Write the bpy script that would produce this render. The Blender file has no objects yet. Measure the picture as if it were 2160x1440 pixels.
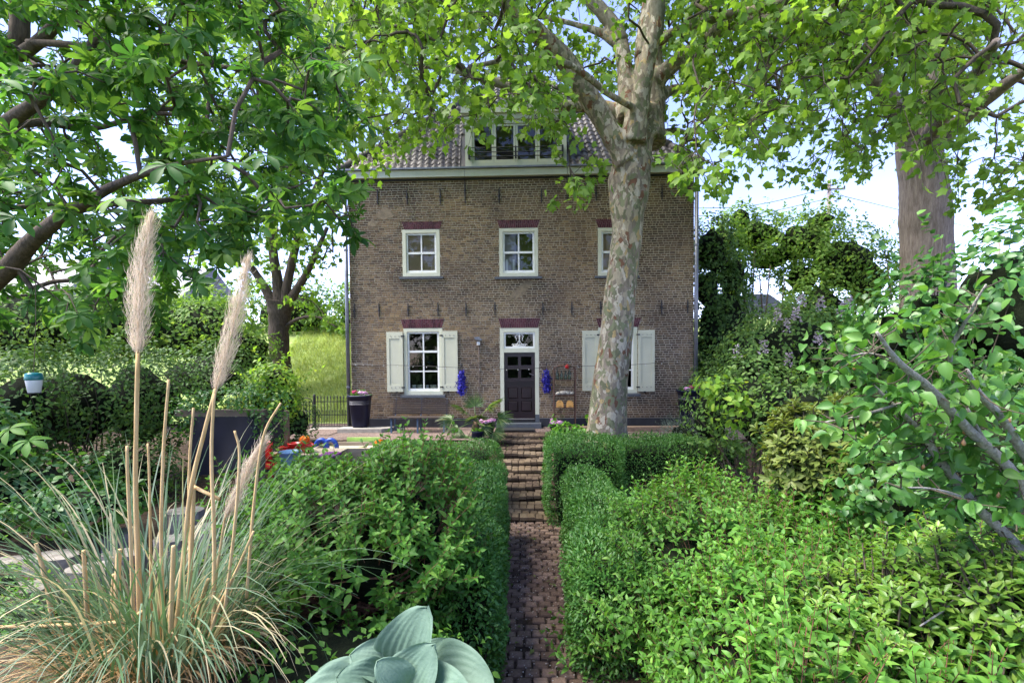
import bpy, math
import numpy as np
from mathutils import Matrix

RNG = np.random.default_rng(11)
R = math.radians
scene = bpy.context.scene
COL = scene.collection

# ------------------------------------------------------------------ camera
F_PX, W_PX, H_PX = 1020.0, 2160.0, 1440.0
YAW, PITCH, ROLL = R(1.9), R(-2.0), R(-0.45)
CAM_Z = 1.85
SHIFT_Y = (math.tan(R(2.0)) * F_PX + 38.0) / W_PX
cam_data = bpy.data.cameras.new('camera')
cam_data.sensor_width = 36.0
cam_data.lens = F_PX / W_PX * 36.0
cam_data.shift_y = SHIFT_Y
cam_data.clip_start = 0.05
cam_data.clip_end = 6000
cam = bpy.data.objects.new('camera', cam_data)
COL.objects.link(cam)
CAM_ROT = Matrix.Rotation(YAW, 3, 'Z') @ Matrix.Rotation(R(90) + PITCH, 3, 'X') @ Matrix.Rotation(ROLL, 3, 'Z')
cam.matrix_world = Matrix.Translation((0, 0, CAM_Z)) @ CAM_ROT.to_4x4()
scene.camera = cam
CR = np.array(CAM_ROT)
CO = np.array((0.0, 0.0, CAM_Z))

# ------------------------------------------------------------------ sky, sun, exposure
SUN_EL, SUN_AZ = R(58), R(-102)          # azimuth measured from +Y towards +X
sun_vec = np.array((math.sin(SUN_AZ) * math.cos(SUN_EL), math.cos(SUN_AZ) * math.cos(SUN_EL), math.sin(SUN_EL)))
world = bpy.data.worlds.new('World')
scene.world = world
world.use_nodes = True
wn = world.node_tree
wn.nodes.clear()
sky = wn.nodes.new('ShaderNodeTexSky')
sky.sky_type = 'NISHITA'
sky.sun_disc = False
sky.sun_elevation = SUN_EL
sky.sun_rotation = SUN_AZ
sky.air_density = 0.8
sky.dust_density = 0.15
sky.ozone_density = 1.5
bg = wn.nodes.new('ShaderNodeBackground')
bg.inputs['Strength'].default_value = 0.065
wo = wn.nodes.new('ShaderNodeOutputWorld')
tint = wn.nodes.new('ShaderNodeMix'); tint.data_type = 'RGBA'; tint.blend_type = 'MULTIPLY'
tint.inputs['Factor'].default_value = 1.0; tint.inputs[7].default_value = (1.0, .83, .95, 1)
wn.links.new(sky.outputs[0], tint.inputs[6]); wn.links.new(tint.outputs[2], bg.inputs[0])
wn.links.new(bg.outputs[0], wo.inputs[0])
sun_data = bpy.data.lights.new('sun', 'SUN')
sun_data.energy = 1.5
sun_data.angle = R(34.0)
sun_data.color = (1.0, 0.95, 0.86)
sun = bpy.data.objects.new('sun', sun_data)
COL.objects.link(sun)
sun.rotation_euler = Matrix(np.eye(3)).to_euler()
from mathutils import Vector
sun.rotation_euler = Vector(-sun_vec).to_track_quat('-Z', 'Y').to_euler()
scene.view_settings.view_transform = 'Standard'
scene.view_settings.look = 'None'
scene.view_settings.gamma = 1
scene.view_settings.use_curve_mapping = False
scene.view_settings.exposure = 3.32
scene.cycles.max_bounces = 7
scene.cycles.diffuse_bounces = 4
scene.cycles.glossy_bounces = 3
scene.cycles.transmission_bounces = 5
scene.cycles.transparent_max_bounces = 6
scene.cycles.caustics_reflective = False
scene.cycles.caustics_refractive = False
scene.cycles.use_denoising = True

# ------------------------------------------------------------------ pixel <-> world
def ray(px, py):
    px = np.asarray(px, float); py = np.asarray(py, float)
    d = np.stack([(px - W_PX / 2) / F_PX, -(py - H_PX / 2) / F_PX + SHIFT_Y * W_PX / F_PX, -np.ones_like(px)], -1)
    return d @ CR.T

def at(px, py, Y):
    """world point seen at a pixel, on the plane y = Y"""
    d = ray(px, py)
    t = np.asarray(Y, float) / d[..., 1]
    return CO + d * t[..., None]

def proj(p):
    c = (np.asarray(p, float) - CO) @ CR
    dz = -c[..., 2]
    dzs = np.where(dz > 1e-3, dz, 1e-3)
    px = c[..., 0] / dzs * F_PX + W_PX / 2
    py = -(c[..., 1] / dzs * F_PX - SHIFT_Y * W_PX) + H_PX / 2
    return px, py, dz

# ------------------------------------------------------------------ object helpers
ORIGIN = {}
def tag(o, label=None, cat=None, group=None, kind=None):
    if label: o['label'] = label
    if cat: o['category'] = cat
    if group: o['group'] = group
    if kind: o['kind'] = kind
    return o

def empty(name, loc, label=None, cat=None, group=None, kind=None):
    o = bpy.data.objects.new(name, None)
    o.empty_display_size = 0.2
    COL.objects.link(o)
    o.location = [float(v) for v in loc]
    ORIGIN[o.name] = np.array(loc, float)
    return tag(o, label, cat, group, kind)

def link(name, me, parent=None, origin=None):
    o = bpy.data.objects.new(name, me)
    COL.objects.link(o)
    if parent is not None:
        o.parent = parent
    ORIGIN[o.name] = np.zeros(3) if parent is None else ORIGIN[parent.name].copy()
    return o

def make_mesh(name, V, T, mat, smooth=True):
    """triangle mesh from arrays"""
    V = np.ascontiguousarray(V, dtype=np.float32); T = np.ascontiguousarray(T, dtype=np.int32)
    me = bpy.data.meshes.new(name)
    me.vertices.add(len(V)); me.vertices.foreach_set('co', V.ravel())
    me.loops.add(T.size); me.loops.foreach_set('vertex_index', T.ravel())
    me.polygons.add(len(T))
    me.polygons.foreach_set('loop_start', np.arange(0, T.size, 3, dtype=np.int32))
    me.polygons.foreach_set('use_smooth', np.full(len(T), smooth, dtype=bool))
    me.update(calc_edges=True)
    if mat is not None: me.materials.append(mat)
    return me

class MB:
    """collects shapes in world coordinates; build() links them as one mesh object"""
    def __init__(s): s.v = []; s.f = []; s.n = 0
    def add(s, V, Fc):
        V = np.asarray(V, float).reshape(-1, 3)
        s.v.append(V); s.f += [tuple(int(i) + s.n for i in f) for f in Fc]; s.n += len(V); return s
    def box(s, x0, x1, y0, y1, z0, z1):
        return s.add([(x0,y0,z0),(x1,y0,z0),(x1,y1,z0),(x0,y1,z0),(x0,y0,z1),(x1,y0,z1),(x1,y1,z1),(x0,y1,z1)],
                     [(0,3,2,1),(4,5,6,7),(0,1,5,4),(1,2,6,5),(2,3,7,6),(3,0,4,7)])
    def quad(s, a, b, c, d): return s.add([a, b, c, d], [(0, 1, 2, 3)])
    def bar(s, a, b, w, h=None, up=(0, 0, 1)):
        a = np.array(a, float); b = np.array(b, float); h = w if h is None else h
        d = b - a; d /= np.linalg.norm(d) + 1e-9
        u = np.array(up, float)
        if abs(np.dot(d, u)) > .95: u = np.array((1.0, 0, 0))
        x = np.cross(d, u); x /= np.linalg.norm(x); z = np.cross(x, d)
        V = [p + x * sx * w / 2 + z * sz * h / 2 for p in (a, b) for sx, sz in ((-1,-1),(1,-1),(1,1),(-1,1))]
        return s.add(V, [(0,1,2,3),(7,6,5,4),(0,4,5,1),(1,5,6,2),(2,6,7,3),(3,7,4,0)])
    def tube(s, pts, rad, n=8, cap=True, wob=0.0):
        pts = np.asarray(pts, float); rad = np.broadcast_to(np.asarray(rad, float), (len(pts),))
        V = tube_verts(pts, rad, n, wob); m = len(pts)
        Fc = [(i*n+j, i*n+(j+1) % n, (i+1)*n+(j+1) % n, (i+1)*n+j) for i in range(m-1) for j in range(n)]
        if cap: Fc += [tuple(range(n-1, -1, -1)), tuple((m-1)*n+j for j in range(n))]
        return s.add(V, Fc)
    def lathe(s, c, prof, n=16, cap=True, sq=None):
        """prof: (radius, z) pairs; sq: superellipse exponent for squarish plans"""
        a = np.linspace(0, 2*np.pi, n, endpoint=False)
        ca, sa = np.cos(a), np.sin(a)
        if sq:
            k = (np.abs(ca)**sq + np.abs(sa)**sq) ** (-1/sq); ca, sa = ca*k, sa*k
        V = [(c[0]+r*x, c[1]+r*y, c[2]+z) for r, z in prof for x, y in zip(ca, sa)]
        m = len(prof)
        Fc = [(i*n+j, i*n+(j+1) % n, (i+1)*n+(j+1) % n, (i+1)*n+j) for i in range(m-1) for j in range(n)]
        if cap: Fc += [tuple(range(n-1, -1, -1)), tuple((m-1)*n+j for j in range(n))]
        return s.add(V, Fc)
    def prism(s, poly, axis, a0, a1):
        """extrude a 2D polygon (counter-clockwise) along an axis"""
        n = len(poly)
        def p3(u, v, w): return (w, u, v) if axis == 0 else ((u, w, v) if axis == 1 else (u, v, w))
        V = [p3(u, v, a0) for u, v in poly] + [p3(u, v, a1) for u, v in poly]
        return s.add(V, [tuple(range(n-1, -1, -1)), tuple(range(n, 2*n))] + [(i, (i+1) % n, n+(i+1) % n, n+i) for i in range(n)])
    def build(s, name, mat, parent=None, smooth=False, label=None, cat=None, group=None, kind=None):
        V = np.concatenate(s.v)
        o0 = np.zeros(3) if parent is None else ORIGIN[parent.name]
        me = bpy.data.meshes.new(name)
        me.from_pydata((V - o0).tolist(), [], s.f)
        if smooth: me.polygons.foreach_set('use_smooth', np.ones(len(me.polygons), dtype=bool))
        me.update()
        if mat is not None: me.materials.append(mat)
        o = link(name, me, parent)
        return tag(o, label, cat, group, kind)

def tube_verts(pts, rad, n, wob=0.0):
    d = np.gradient(pts, axis=0); d /= np.linalg.norm(d, axis=1)[:, None] + 1e-9
    ref = np.array((0.31, 0.95, 0.05)) if abs(d[:, 2]).mean() > .6 else np.array((0.0, 0.0, 1.0))
    x = np.cross(d, ref); x /= np.linalg.norm(x, axis=1)[:, None] + 1e-9
    z = np.cross(x, d)
    a = np.linspace(0, 2*np.pi, n, endpoint=False)
    rr = rad[:, None] * (1 + wob * RNG.normal(size=(len(pts), n)))
    return (pts[:, None, :] + rr[..., None] * (np.cos(a)[None, :, None] * x[:, None, :] + np.sin(a)[None, :, None] * z[:, None, :])).reshape(-1, 3)

def spline(pts, k=6):
    """Catmull-Rom through points"""
    p = np.asarray(pts, float); p = np.vstack([2*p[0]-p[1], p, 2*p[-1]-p[-2]])
    out = []
    for i in range(1, len(p)-2):
        t = np.linspace(0, 1, k, endpoint=False)[:, None]
        a, b, c, d = p[i-1], p[i], p[i+1], p[i+2]
        out.append(.5*((2*b)+(-a+c)*t+(2*a-5*b+4*c-d)*t*t+(-a+3*b-3*c+d)*t**3))
    return np.vstack(out + [p[-2][None]])

def unit(v): return v / (np.linalg.norm(v, axis=-1, keepdims=True) + 1e-9)

def rdir(n): return unit(RNG.normal(size=(n, 3)))

def frames(d, up):
    """rotation matrices with local y along d and local z near up"""
    y = unit(d); x = unit(np.cross(y, up)); z = np.cross(x, y)
    return np.stack([x, y, z], -1)

def tri(faces):
    out = []
    for f in faces:
        for i in range(1, len(f)-1): out.append((f[0], f[i], f[i+1]))
    return np.array(out, np.int32)

LOW = {}
def scatter(parent, name, tmpl, mat, M, P, singles=0, rest='foliage', smooth=True):
    """pieces of one template: the ones that show largest are objects, the rest one mesh"""
    V, T = tmpl
    N = len(P)
    if N == 0: return
    o0 = ORIGIN[parent.name]
    pick = np.zeros(N, bool)
    if singles:
        px, py, dz = proj(P)
        inside = (px > -10) & (px < W_PX + 10) & (py > -10) & (py < H_PX + 10) & (dz > .2)
        size = np.linalg.norm(M, axis=1).max(-1)
        score = np.where(inside, size / np.maximum(dz, .2), -1)
        idx = np.argsort(-score)[:singles]
        idx = idx[score[idx] > 0]
        pick[idx] = True
        me = make_mesh(name, V, T, mat, smooth)
        for i in idx:
            o = bpy.data.objects.new(name, me); COL.objects.link(o); o.parent = parent
            m = np.eye(4); m[:3, :3] = M[i]; m[:3, 3] = P[i] - o0
            o.matrix_basis = Matrix(m.tolist())
            ORIGIN[o.name] = P[i]
    k = ~pick
    if k.any():
        V, T = LOW.get(id(tmpl[0]), tmpl)
        Mv, Pv = M[k], P[k] - o0
        VV = np.einsum('nij,vj->nvi', Mv, V) + Pv[:, None, :]
        TT = T[None] + (np.arange(k.sum()) * len(V))[:, None, None]
        me = make_mesh(rest, VV.reshape(-1, 3), TT.reshape(-1, 3), mat, smooth)
        o = link(rest, me, parent)
        if singles: o['kind'] = 'stuff'
        return o

# ------------------------------------------------------------------ materials
MATS = {}
def srgb(r, g, b):
    return tuple(((c/255)/12.92 if c/255 <= .04045 else ((c/255+.055)/1.055)**2.4) for c in (r, g, b)) + (1.0,)

def newmat(name):
    m = bpy.data.materials.new(name); m.use_nodes = True
    nt = m.node_tree
    return m, nt, nt.nodes['Principled BSDF'], nt.nodes['Material Output']

def ramp(nt, stops, mode='LINEAR'):
    r = nt.nodes.new('ShaderNodeValToRGB'); e = r.color_ramp; e.interpolation = mode
    e.elements[0].position, e.elements[0].color = stops[0]
    e.elements[1].position, e.elements[1].color = stops[-1]
    for p, c in stops[1:-1]:
        x = e.elements.new(p); x.color = c
    return r

def node(nt, t, **kw):
    n = nt.nodes.new(t)
    for k, v in kw.items():
        if k in n.inputs.keys() if isinstance(k, str) else False: n.inputs[k].default_value = v
        else: setattr(n, k, v)
    return n

def rand01(nt):
    g = nt.nodes.new('ShaderNodeNewGeometry'); o = nt.nodes.new('ShaderNodeObjectInfo')
    a = nt.nodes.new('ShaderNodeMath'); a.operation = 'ADD'
    f = nt.nodes.new('ShaderNodeMath'); f.operation = 'FRACT'
    nt.links.new(g.outputs['Random Per Island'], a.inputs[0]); nt.links.new(o.outputs['Random'], a.inputs[1])
    nt.links.new(a.outputs[0], f.inputs[0])
    return f.outputs[0]

def pos_noise(nt, scale, detail=4, rough=.55, stretch=None):
    g = nt.nodes.new('ShaderNodeNewGeometry'); n = nt.nodes.new('ShaderNodeTexNoise')
    n.inputs['Scale'].default_value = scale; n.inputs['Detail'].default_value = detail; n.inputs['Roughness'].default_value = rough
    src = g.outputs['Position']
    if stretch:
        mp = nt.nodes.new('ShaderNodeMapping'); mp.inputs['Scale'].default_value = stretch
        nt.links.new(src, mp.inputs[0]); src = mp.outputs[0]
    nt.links.new(src, n.inputs['Vector'])
    return n.outputs['Fac']

def mixc(nt, fac, a, b, mode='MIX'):
    m = nt.nodes.new('ShaderNodeMix'); m.data_type = 'RGBA'; m.blend_type = mode
    for sock, v in ((m.inputs['Factor'], fac), (m.inputs[6], a), (m.inputs[7], b)):
        if hasattr(v, 'is_output') or isinstance(v, bpy.types.NodeSocket): nt.links.new(v, sock)
        else: sock.default_value = v
    return m.outputs[2]

def bump(nt, p, height, strength=.4, dist=.01):
    b = nt.nodes.new('ShaderNodeBump'); b.inputs['Strength'].default_value = strength; b.inputs['Distance'].default_value = dist
    nt.links.new(height, b.inputs['Height']); nt.links.new(b.outputs[0], p.inputs['Normal'])

def plain(name, col, rough=.6, metal=0, var=.12, scale=6.0, spec=.5, bumps=0.0, stretch=None):
    """paint, metal, plastic: a base colour with a little wear"""
    if name in MATS: return MATS[name]
    m, nt, p, out = newmat(name)
    n = pos_noise(nt, scale, 5, .6, stretch)
    lo = tuple(c*(1-var) for c in col[:3]) + (1,); hi = tuple(min(1, c*(1+var)) for c in col[:3]) + (1,)
    r = ramp(nt, [(.3, lo), (.7, hi)]); nt.links.new(n, r.inputs[0])
    nt.links.new(r.outputs[0], p.inputs['Base Color'])
    p.inputs['Roughness'].default_value = rough; p.inputs['Metallic'].default_value = metal
    p.inputs['Specular IOR Level'].default_value = spec
    if bumps: bump(nt, p, n, bumps, .01)
    MATS[name] = m
    return m

def leafmat(name, stops, trans=.4, rough=.45, spec=.35, tcol=(1.15, 1.1, .55), big=0.25):
    m, nt, p, out = newmat(name)
    r = ramp(nt, stops); nt.links.new(rand01(nt), r.inputs[0])
    n = pos_noise(nt, 1.7, 2)
    v = nt.nodes.new('ShaderNodeMapRange'); v.inputs['From Min'].default_value = .3; v.inputs['From Max'].default_value = .7
    v.inputs['To Min'].default_value = 1-big; v.inputs['To Max'].default_value = 1+big
    nt.links.new(n, v.inputs['Value'])
    sc = nt.nodes.new('ShaderNodeVectorMath'); sc.operation = 'SCALE'
    nt.links.new(r.outputs[0], sc.inputs[0]); nt.links.new(v.outputs[0], sc.inputs['Scale'])
    nt.links.new(sc.outputs[0], p.inputs['Base Color'])
    p.inputs['Roughness'].default_value = rough; p.inputs['Specular IOR Level'].default_value = spec
    t = nt.nodes.new('ShaderNodeBsdfTranslucent')
    tv = nt.nodes.new('ShaderNodeVectorMath'); tv.operation = 'MULTIPLY'; tv.inputs[1].default_value = tuple(c*1.5 for c in tcol)
    nt.links.new(sc.outputs[0], tv.inputs[0]); nt.links.new(tv.outputs[0], t.inputs[0])
    mx = nt.nodes.new('ShaderNodeMixShader'); mx.inputs[0].default_value = trans
    nt.links.new(p.outputs[0], mx.inputs[1]); nt.links.new(t.outputs[0], mx.inputs[2])
    nt.links.new(mx.outputs[0], out.inputs[0])
    MATS[name] = m
    return m

def c3(r, g, b): return (r, g, b, 1)

L_PLANE = leafmat('plane_leaf', [(0, c3(.1, .2, .025)), (.5, c3(.145, .265, .036)), (.9, c3(.2, .33, .055)), (1, c3(.24, .37, .08))], .52, .5, .3)
L_CHEST = leafmat('chestnut_leaf', [(0, c3(.04, .12, .026)), (.6, c3(.075, .185, .036)), (1, c3(.15, .27, .05))], .52, .55, .22)
L_BACK = leafmat('far_leaf', [(0, c3(.09, .185, .035)), (.6, c3(.135, .25, .045)), (1, c3(.22, .33, .075))], .45, .55, .25)
L_IVY = leafmat('dark_shrub_leaf', [(0, c3(.045, .105, .025)), (.7, c3(.075, .155, .035)), (1, c3(.12, .21, .055))], .3, .55, .25)
L_WILD = leafmat('wild_shrub_leaf', [(0, c3(.07, .15, .032)), (.6, c3(.11, .21, .042)), (1, c3(.17, .27, .065))], .38, .5, .3)
L_LIME = leafmat('lime_leaf', [(0, c3(.12, .25, .03)), (.6, c3(.18, .32, .04)), (1, c3(.28, .38, .06))], .45, .45, .3)
L_OLIVE = leafmat('olive_shrub_leaf', [(0, c3(.08, .12, .025)), (.6, c3(.115, .155, .032)), (1, c3(.16, .19, .05))], .25, .5, .3)
L_HYP = leafmat('hypericum_leaf', [(0, c3(.06, .165, .024)), (.5, c3(.085, .215, .03)), (.9, c3(.125, .275, .04)), (1, c3(.2, .34, .06))], .34, .5, .3)
L_HEDGE = leafmat('hedge_leaf', [(0, c3(.05, .15, .028)), (.6, c3(.075, .2, .036)), (1, c3(.13, .28, .055))], .28, .42, .35, big=.15)
L_AZAL = leafmat('rosette_leaf', [(0, c3(.09, .2, .025)), (.6, c3(.14, .26, .035)), (1, c3(.22, .33, .06))], .35, .38, .45)
L_PEAR = leafmat('pear_leaf', [(0, c3(.055, .16, .03)), (.6, c3(.08, .2, .036)), (1, c3(.13, .26, .05))], .36, .45, .35)
L_BROAD = leafmat('broad_leaf', [(0, c3(.04, .125, .03)), (.6, c3(.065, .175, .036)), (1, c3(.11, .23, .05))], .35, .4, .4)
L_GREY = leafmat('grey_needle', [(0, c3(.1, .13, .09)), (.6, c3(.16, .2, .14)), (1, c3(.28, .32, .25))], .15, .6, .2)
L_PALM = leafmat('palm_leaf', [(0, c3(.045, .1, .022)), (.7, c3(.08, .15, .035)), (1, c3(.2, .23, .09))], .25, .4, .4)
L_FLOW = leafmat('bedding_leaf', [(0, c3(.1, .27, .03)), (1, c3(.16, .36, .04))], .35, .45, .3)
L_GRASS = leafmat('slope_grass', [(0, c3(.2, .28, .07)), (.6, c3(.28, .35, .11)), (1, c3(.4, .44, .18))], .35, .6, .2)
L_BLADE = leafmat('pampas_blade', [(0, c3(.06, .13, .045)), (.35, c3(.095, .165, .085)), (.8, c3(.15, .22, .14)), (.88, c3(.4, .35, .2)), (1, c3(.52, .44, .28))], .25, .45, .4, tcol=(1, 1, .8), big=.12)
L_DRY = leafmat('dry_blade', [(0, c3(.34, .2, .08)), (.5, c3(.46, .31, .15)), (1, c3(.6, .46, .27))], .25, .6, .2, tcol=(1, .9, .6), big=.15)
L_PLUME = leafmat('plume_hair', [(0, c3(.5, .42, .34)), (.5, c3(.66, .58, .5)), (1, c3(.8, .74, .68))], .4, .7, .1, tcol=(1, .95, .85), big=.06)
L_PINK = leafmat('pink_petal', [(0, c3(.5, .22, .42)), (.5, c3(.6, .35, .55)), (1, c3(.7, .5, .66))], .3, .6, .2, tcol=(1, .9, 1))
L_CRIM = leafmat('crimson_petal', [(0, c3(.35, .02, .1)), (1, c3(.5, .06, .2))], .3, .6, .2, tcol=(1, .6, .7))
L_LILAC = leafmat('lilac_petal', [(0, c3(.33, .27, .27)), (1, c3(.5, .43, .45))], .25, .7, .1, tcol=(1, .9, 1))
L_BLUE = leafmat('blue_ribbon', [(0, c3(.02, .015, .2)), (.5, c3(.04, .035, .36)), (1, c3(.1, .09, .5))], .2, .4, .4, tcol=(.8, .8, 1.1))
L_ORANGE = leafmat('orange_petal', [(0, c3(.7, .2, .02)), (1, c3(.85, .35, .04))], .3, .6, .2, tcol=(1, .8, .5))

def hosta_mat():
    m, nt, p, out = newmat('hosta_leaf')
    n = pos_noise(nt, 9, 4)
    r = ramp(nt, [(.25, c3(.085, .145, .105)), (.55, c3(.12, .19, .14)), (.8, c3(.17, .245, .18))]); nt.links.new(n, r.inputs[0])
    nt.links.new(r.outputs[0], p.inputs['Base Color']); p.inputs['Roughness'].default_value = .6
    p.inputs['Specular IOR Level'].default_value = .22
    bump(nt, p, pos_noise(nt, 60, 4, .6), .5, .006)
    t = nt.nodes.new('ShaderNodeBsdfTranslucent'); t.inputs[0].default_value = (.16, .3, .12, 1)
    mx = nt.nodes.new('ShaderNodeMixShader'); mx.inputs[0].default_value = .18
    nt.links.new(p.outputs[0], mx.inputs[1]); nt.links.new(t.outputs[0], mx.inputs[2]); nt.links.new(mx.outputs[0], out.inputs[0])
    return m
M_HOSTA = hosta_mat()

def brick_mat(name, dark, mid, light, stain=True, rough=.85):
    m, nt, p, out = newmat(name)
    r = ramp(nt, [(0, dark), (.45, mid), (1, light)]); nt.links.new(rand01(nt), r.inputs[0])
    col = r.outputs[0]
    if stain:
        n = pos_noise(nt, .42, 5, .6)
        s = ramp(nt, [(.36, c3(.5, .44, .44)), (.5, c3(1, .95, .86)), (.66, c3(1.35, 1.25, .95))]); nt.links.new(n, s.inputs[0])
        col = mixc(nt, 1.0, col, s.outputs[0], 'MULTIPLY')
    n2 = pos_noise(nt, 40, 3)
    s2 = ramp(nt, [(.3, c3(.75, .75, .75)), (.7, c3(1.2, 1.2, 1.2))]); nt.links.new(n2, s2.inputs[0])
    col = mixc(nt, 1.0, col, s2.outputs[0], 'MULTIPLY')
    nt.links.new(col, p.inputs['Base Color']); p.inputs['Roughness'].default_value = rough
    p.inputs['Specular IOR Level'].default_value = .25
    bump(nt, p, n2, .5, .006)
    return m
M_BRICK = brick_mat('brown_brick', c3(.085, .058, .042), c3(.15, .104, .068), c3(.23, .168, .104))
M_SIDE = brick_mat('side_brick', c3(.11, .08, .06), c3(.13, .1, .07), c3(.15, .115, .08))
M_LINTEL = brick_mat('maroon_brick', c3(.05, .014, .022), c3(.085, .022, .034), c3(.12, .04, .05), False, .5)
M_STEP = brick_mat('step_paver', c3(.1, .075, .055), c3(.15, .115, .085), c3(.2, .16, .12))
M_PATH = brick_mat('path_paver', c3(.09, .062, .052), c3(.15, .104, .088), c3(.22, .16, .14))
M_TILE = brick_mat('roof_tile', c3(.055, .05, .054), c3(.09, .083, .088), c3(.14, .13, .135), True, .4)

def mortar_mat():
    m, nt, p, out = newmat('mortar')
    n = pos_noise(nt, .5, 6, .65)
    r = ramp(nt, [(.3, c3(.34, .29, .23)), (.5, c3(.52, .46, .35)), (.7, c3(.62, .55, .4))]); nt.links.new(n, r.inputs[0])
    nt.links.new(r.outputs[0], p.inputs['Base Color']); p.inputs['Roughness'].default_value = .95
    bump(nt, p, pos_noise(nt, 60, 3), .5, .005)
    return m
M_MORTAR = mortar_mat()

def ground_mat(name, stops, scale, bs, bd, vor=None):
    m, nt, p, out = newmat(name)
    n = pos_noise(nt, scale, 8, .65)
    r = ramp(nt, stops); nt.links.new(n, r.inputs[0])
    col = r.outputs[0]; h = n
    if vor:
        g = nt.nodes.new('ShaderNodeNewGeometry'); v = nt.nodes.new('ShaderNodeTexVoronoi'); v.inputs['Scale'].default_value = vor
        nt.links.new(g.outputs['Position'], v.inputs['Vector'])
        s = ramp(nt, [(0, c3(.55, .55, .55)), (1, c3(1.5, 1.4, 1.35))]); nt.links.new(v.outputs['Color'], s.inputs[0])
        col = mixc(nt, 1.0, col, s.outputs[0], 'MULTIPLY'); h = v.outputs['Distance']
    nt.links.new(col, p.inputs['Base Color']); p.inputs['Roughness'].default_value = .95; p.inputs['Specular IOR Level'].default_value = .15
    bump(nt, p, h, bs, bd)
    return m
M_SOIL = ground_mat('soil', [(.35, c3(.03, .02, .014)), (.5, c3(.055, .038, .026)), (.7, c3(.09, .065, .045))], 14, .8, .04)
M_GRAVEL = ground_mat('gravel', [(.3, c3(.13, .1, .088)), (.55, c3(.18, .14, .125)), (.75, c3(.24, .195, .17))], 5, .9, .03, 34)
M_ASPHALT = ground_mat('asphalt', [(.3, c3(.045, .045, .047)), (.7, c3(.065, .063, .06))], 30, .3, .01)
M_TURF = ground_mat('turf', [(.3, c3(.15, .21, .055)), (.5, c3(.21, .28, .085)), (.7, c3(.3, .34, .13))], 3, .7, .05)
M_STONE = ground_mat('slab_stone', [(.3, c3(.13, .115, .1)), (.5, c3(.22, .2, .175)), (.7, c3(.32, .29, .26))], 7, .6, .02)

def plane_bark():
    m, nt, p, out = newmat('plane_bark')
    g = nt.nodes.new('ShaderNodeNewGeometry')
    mp = nt.nodes.new('ShaderNodeMapping'); mp.inputs['Scale'].default_value = (1, 1, .62)
    nt.links.new(g.outputs['Position'], mp.inputs[0])
    nz = nt.nodes.new('ShaderNodeTexNoise'); nz.inputs['Scale'].default_value = 6; nz.inputs['Detail'].default_value = 5
    nt.links.new(mp.outputs[0], nz.inputs['Vector'])
    ad = nt.nodes.new('ShaderNodeVectorMath'); ad.operation = 'MULTIPLY_ADD'; ad.inputs[1].default_value = (.32, .32, .32)
    nt.links.new(nz.outputs['Color'], ad.inputs[0]); nt.links.new(mp.outputs[0], ad.inputs[2])
    v = nt.nodes.new('ShaderNodeTexVoronoi'); v.inputs['Scale'].default_value = 13.0
    nt.links.new(ad.outputs[0], v.inputs['Vector'])
    sx = nt.nodes.new('ShaderNodeSeparateColor'); nt.links.new(v.outputs['Color'], sx.inputs[0])
    r = ramp(nt, [(0, c3(.15, .15, .085)), (.14, c3(.34, .29, .2)), (.3, c3(.2, .165, .12)), (.45, c3(.19, .2, .11)), (.57, c3(.44, .39, .3)), (.74, c3(.25, .205, .155)), (.9, c3(.17, .085, .05)), (.95, c3(.38, .28, .13))], 'CONSTANT')
    nt.links.new(sx.outputs[0], r.inputs[0])
    n2 = pos_noise(nt, 22, 5, .7, (1, 1, .35))
    s = ramp(nt, [(.3, c3(.78, .78, .77)), (.7, c3(1.18, 1.17, 1.15))]); nt.links.new(n2, s.inputs[0])
    col = mixc(nt, 1.0, r.outputs[0], s.outputs[0], 'MULTIPLY')
    nt.links.new(col, p.inputs['Base Color']); p.inputs['Roughness'].default_value = .8; p.inputs['Specular IOR Level'].default_value = .25
    mh = nt.nodes.new('ShaderNodeMath'); mh.operation = 'MULTIPLY_ADD'; mh.inputs[1].default_value = .5
    nt.links.new(sx.outputs[1], mh.inputs[0]); nt.links.new(n2, mh.inputs[2])
    bump(nt, p, mh.outputs[0], .7, .03)
    return m
M_PBARK = plane_bark()

def bark(name, lo, hi, scale=18, stretch=(1, 1, .18), bs=.9):
    m, nt, p, out = newmat(name)
    n = pos_noise(nt, scale, 6, .7, stretch)
    r = ramp(nt, [(.3, lo), (.7, hi)]); nt.links.new(n, r.inputs[0])
    nt.links.new(r.outputs[0], p.inputs['Base Color']); p.inputs['Roughness'].default_value = .9; p.inputs['Specular IOR Level'].default_value = .2
    bump(nt, p, n, bs, .03)
    return m
M_LIMB = bark('limb_bark', c3(.11, .1, .065), c3(.29, .26, .19), 14, (1, 1, .5), .6)
M_CBARK = bark('chestnut_bark', c3(.05, .04, .03), c3(.17, .13, .1), 20)
M_RBARK = bark('rugged_bark', c3(.13, .1, .085), c3(.35, .29, .25), 15, (1, 1, .16), 1.0)
M_TWIG = bark('twig_bark', c3(.05, .042, .03), c3(.13, .105, .075), 30)
M_RTWIG = bark('red_twig_bark', c3(.12, .055, .035), c3(.26, .13, .085), 30)
M_PTWIG = bark('lichen_bark', c3(.2, .18, .155), c3(.46, .43, .39), 60, (1, 1, .8), .7)
M_CORE = bark('shade_core', c3(.005, .008, .003), c3(.013, .02, .007), 30, (1, 1, 1), 1.0)  # near-black colour standing in for the shade deep inside foliage
M_STRAW = bark('straw_stalk', c3(.42, .27, .11), c3(.66, .48, .26), 40, (1, 1, .06), .3)

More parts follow.
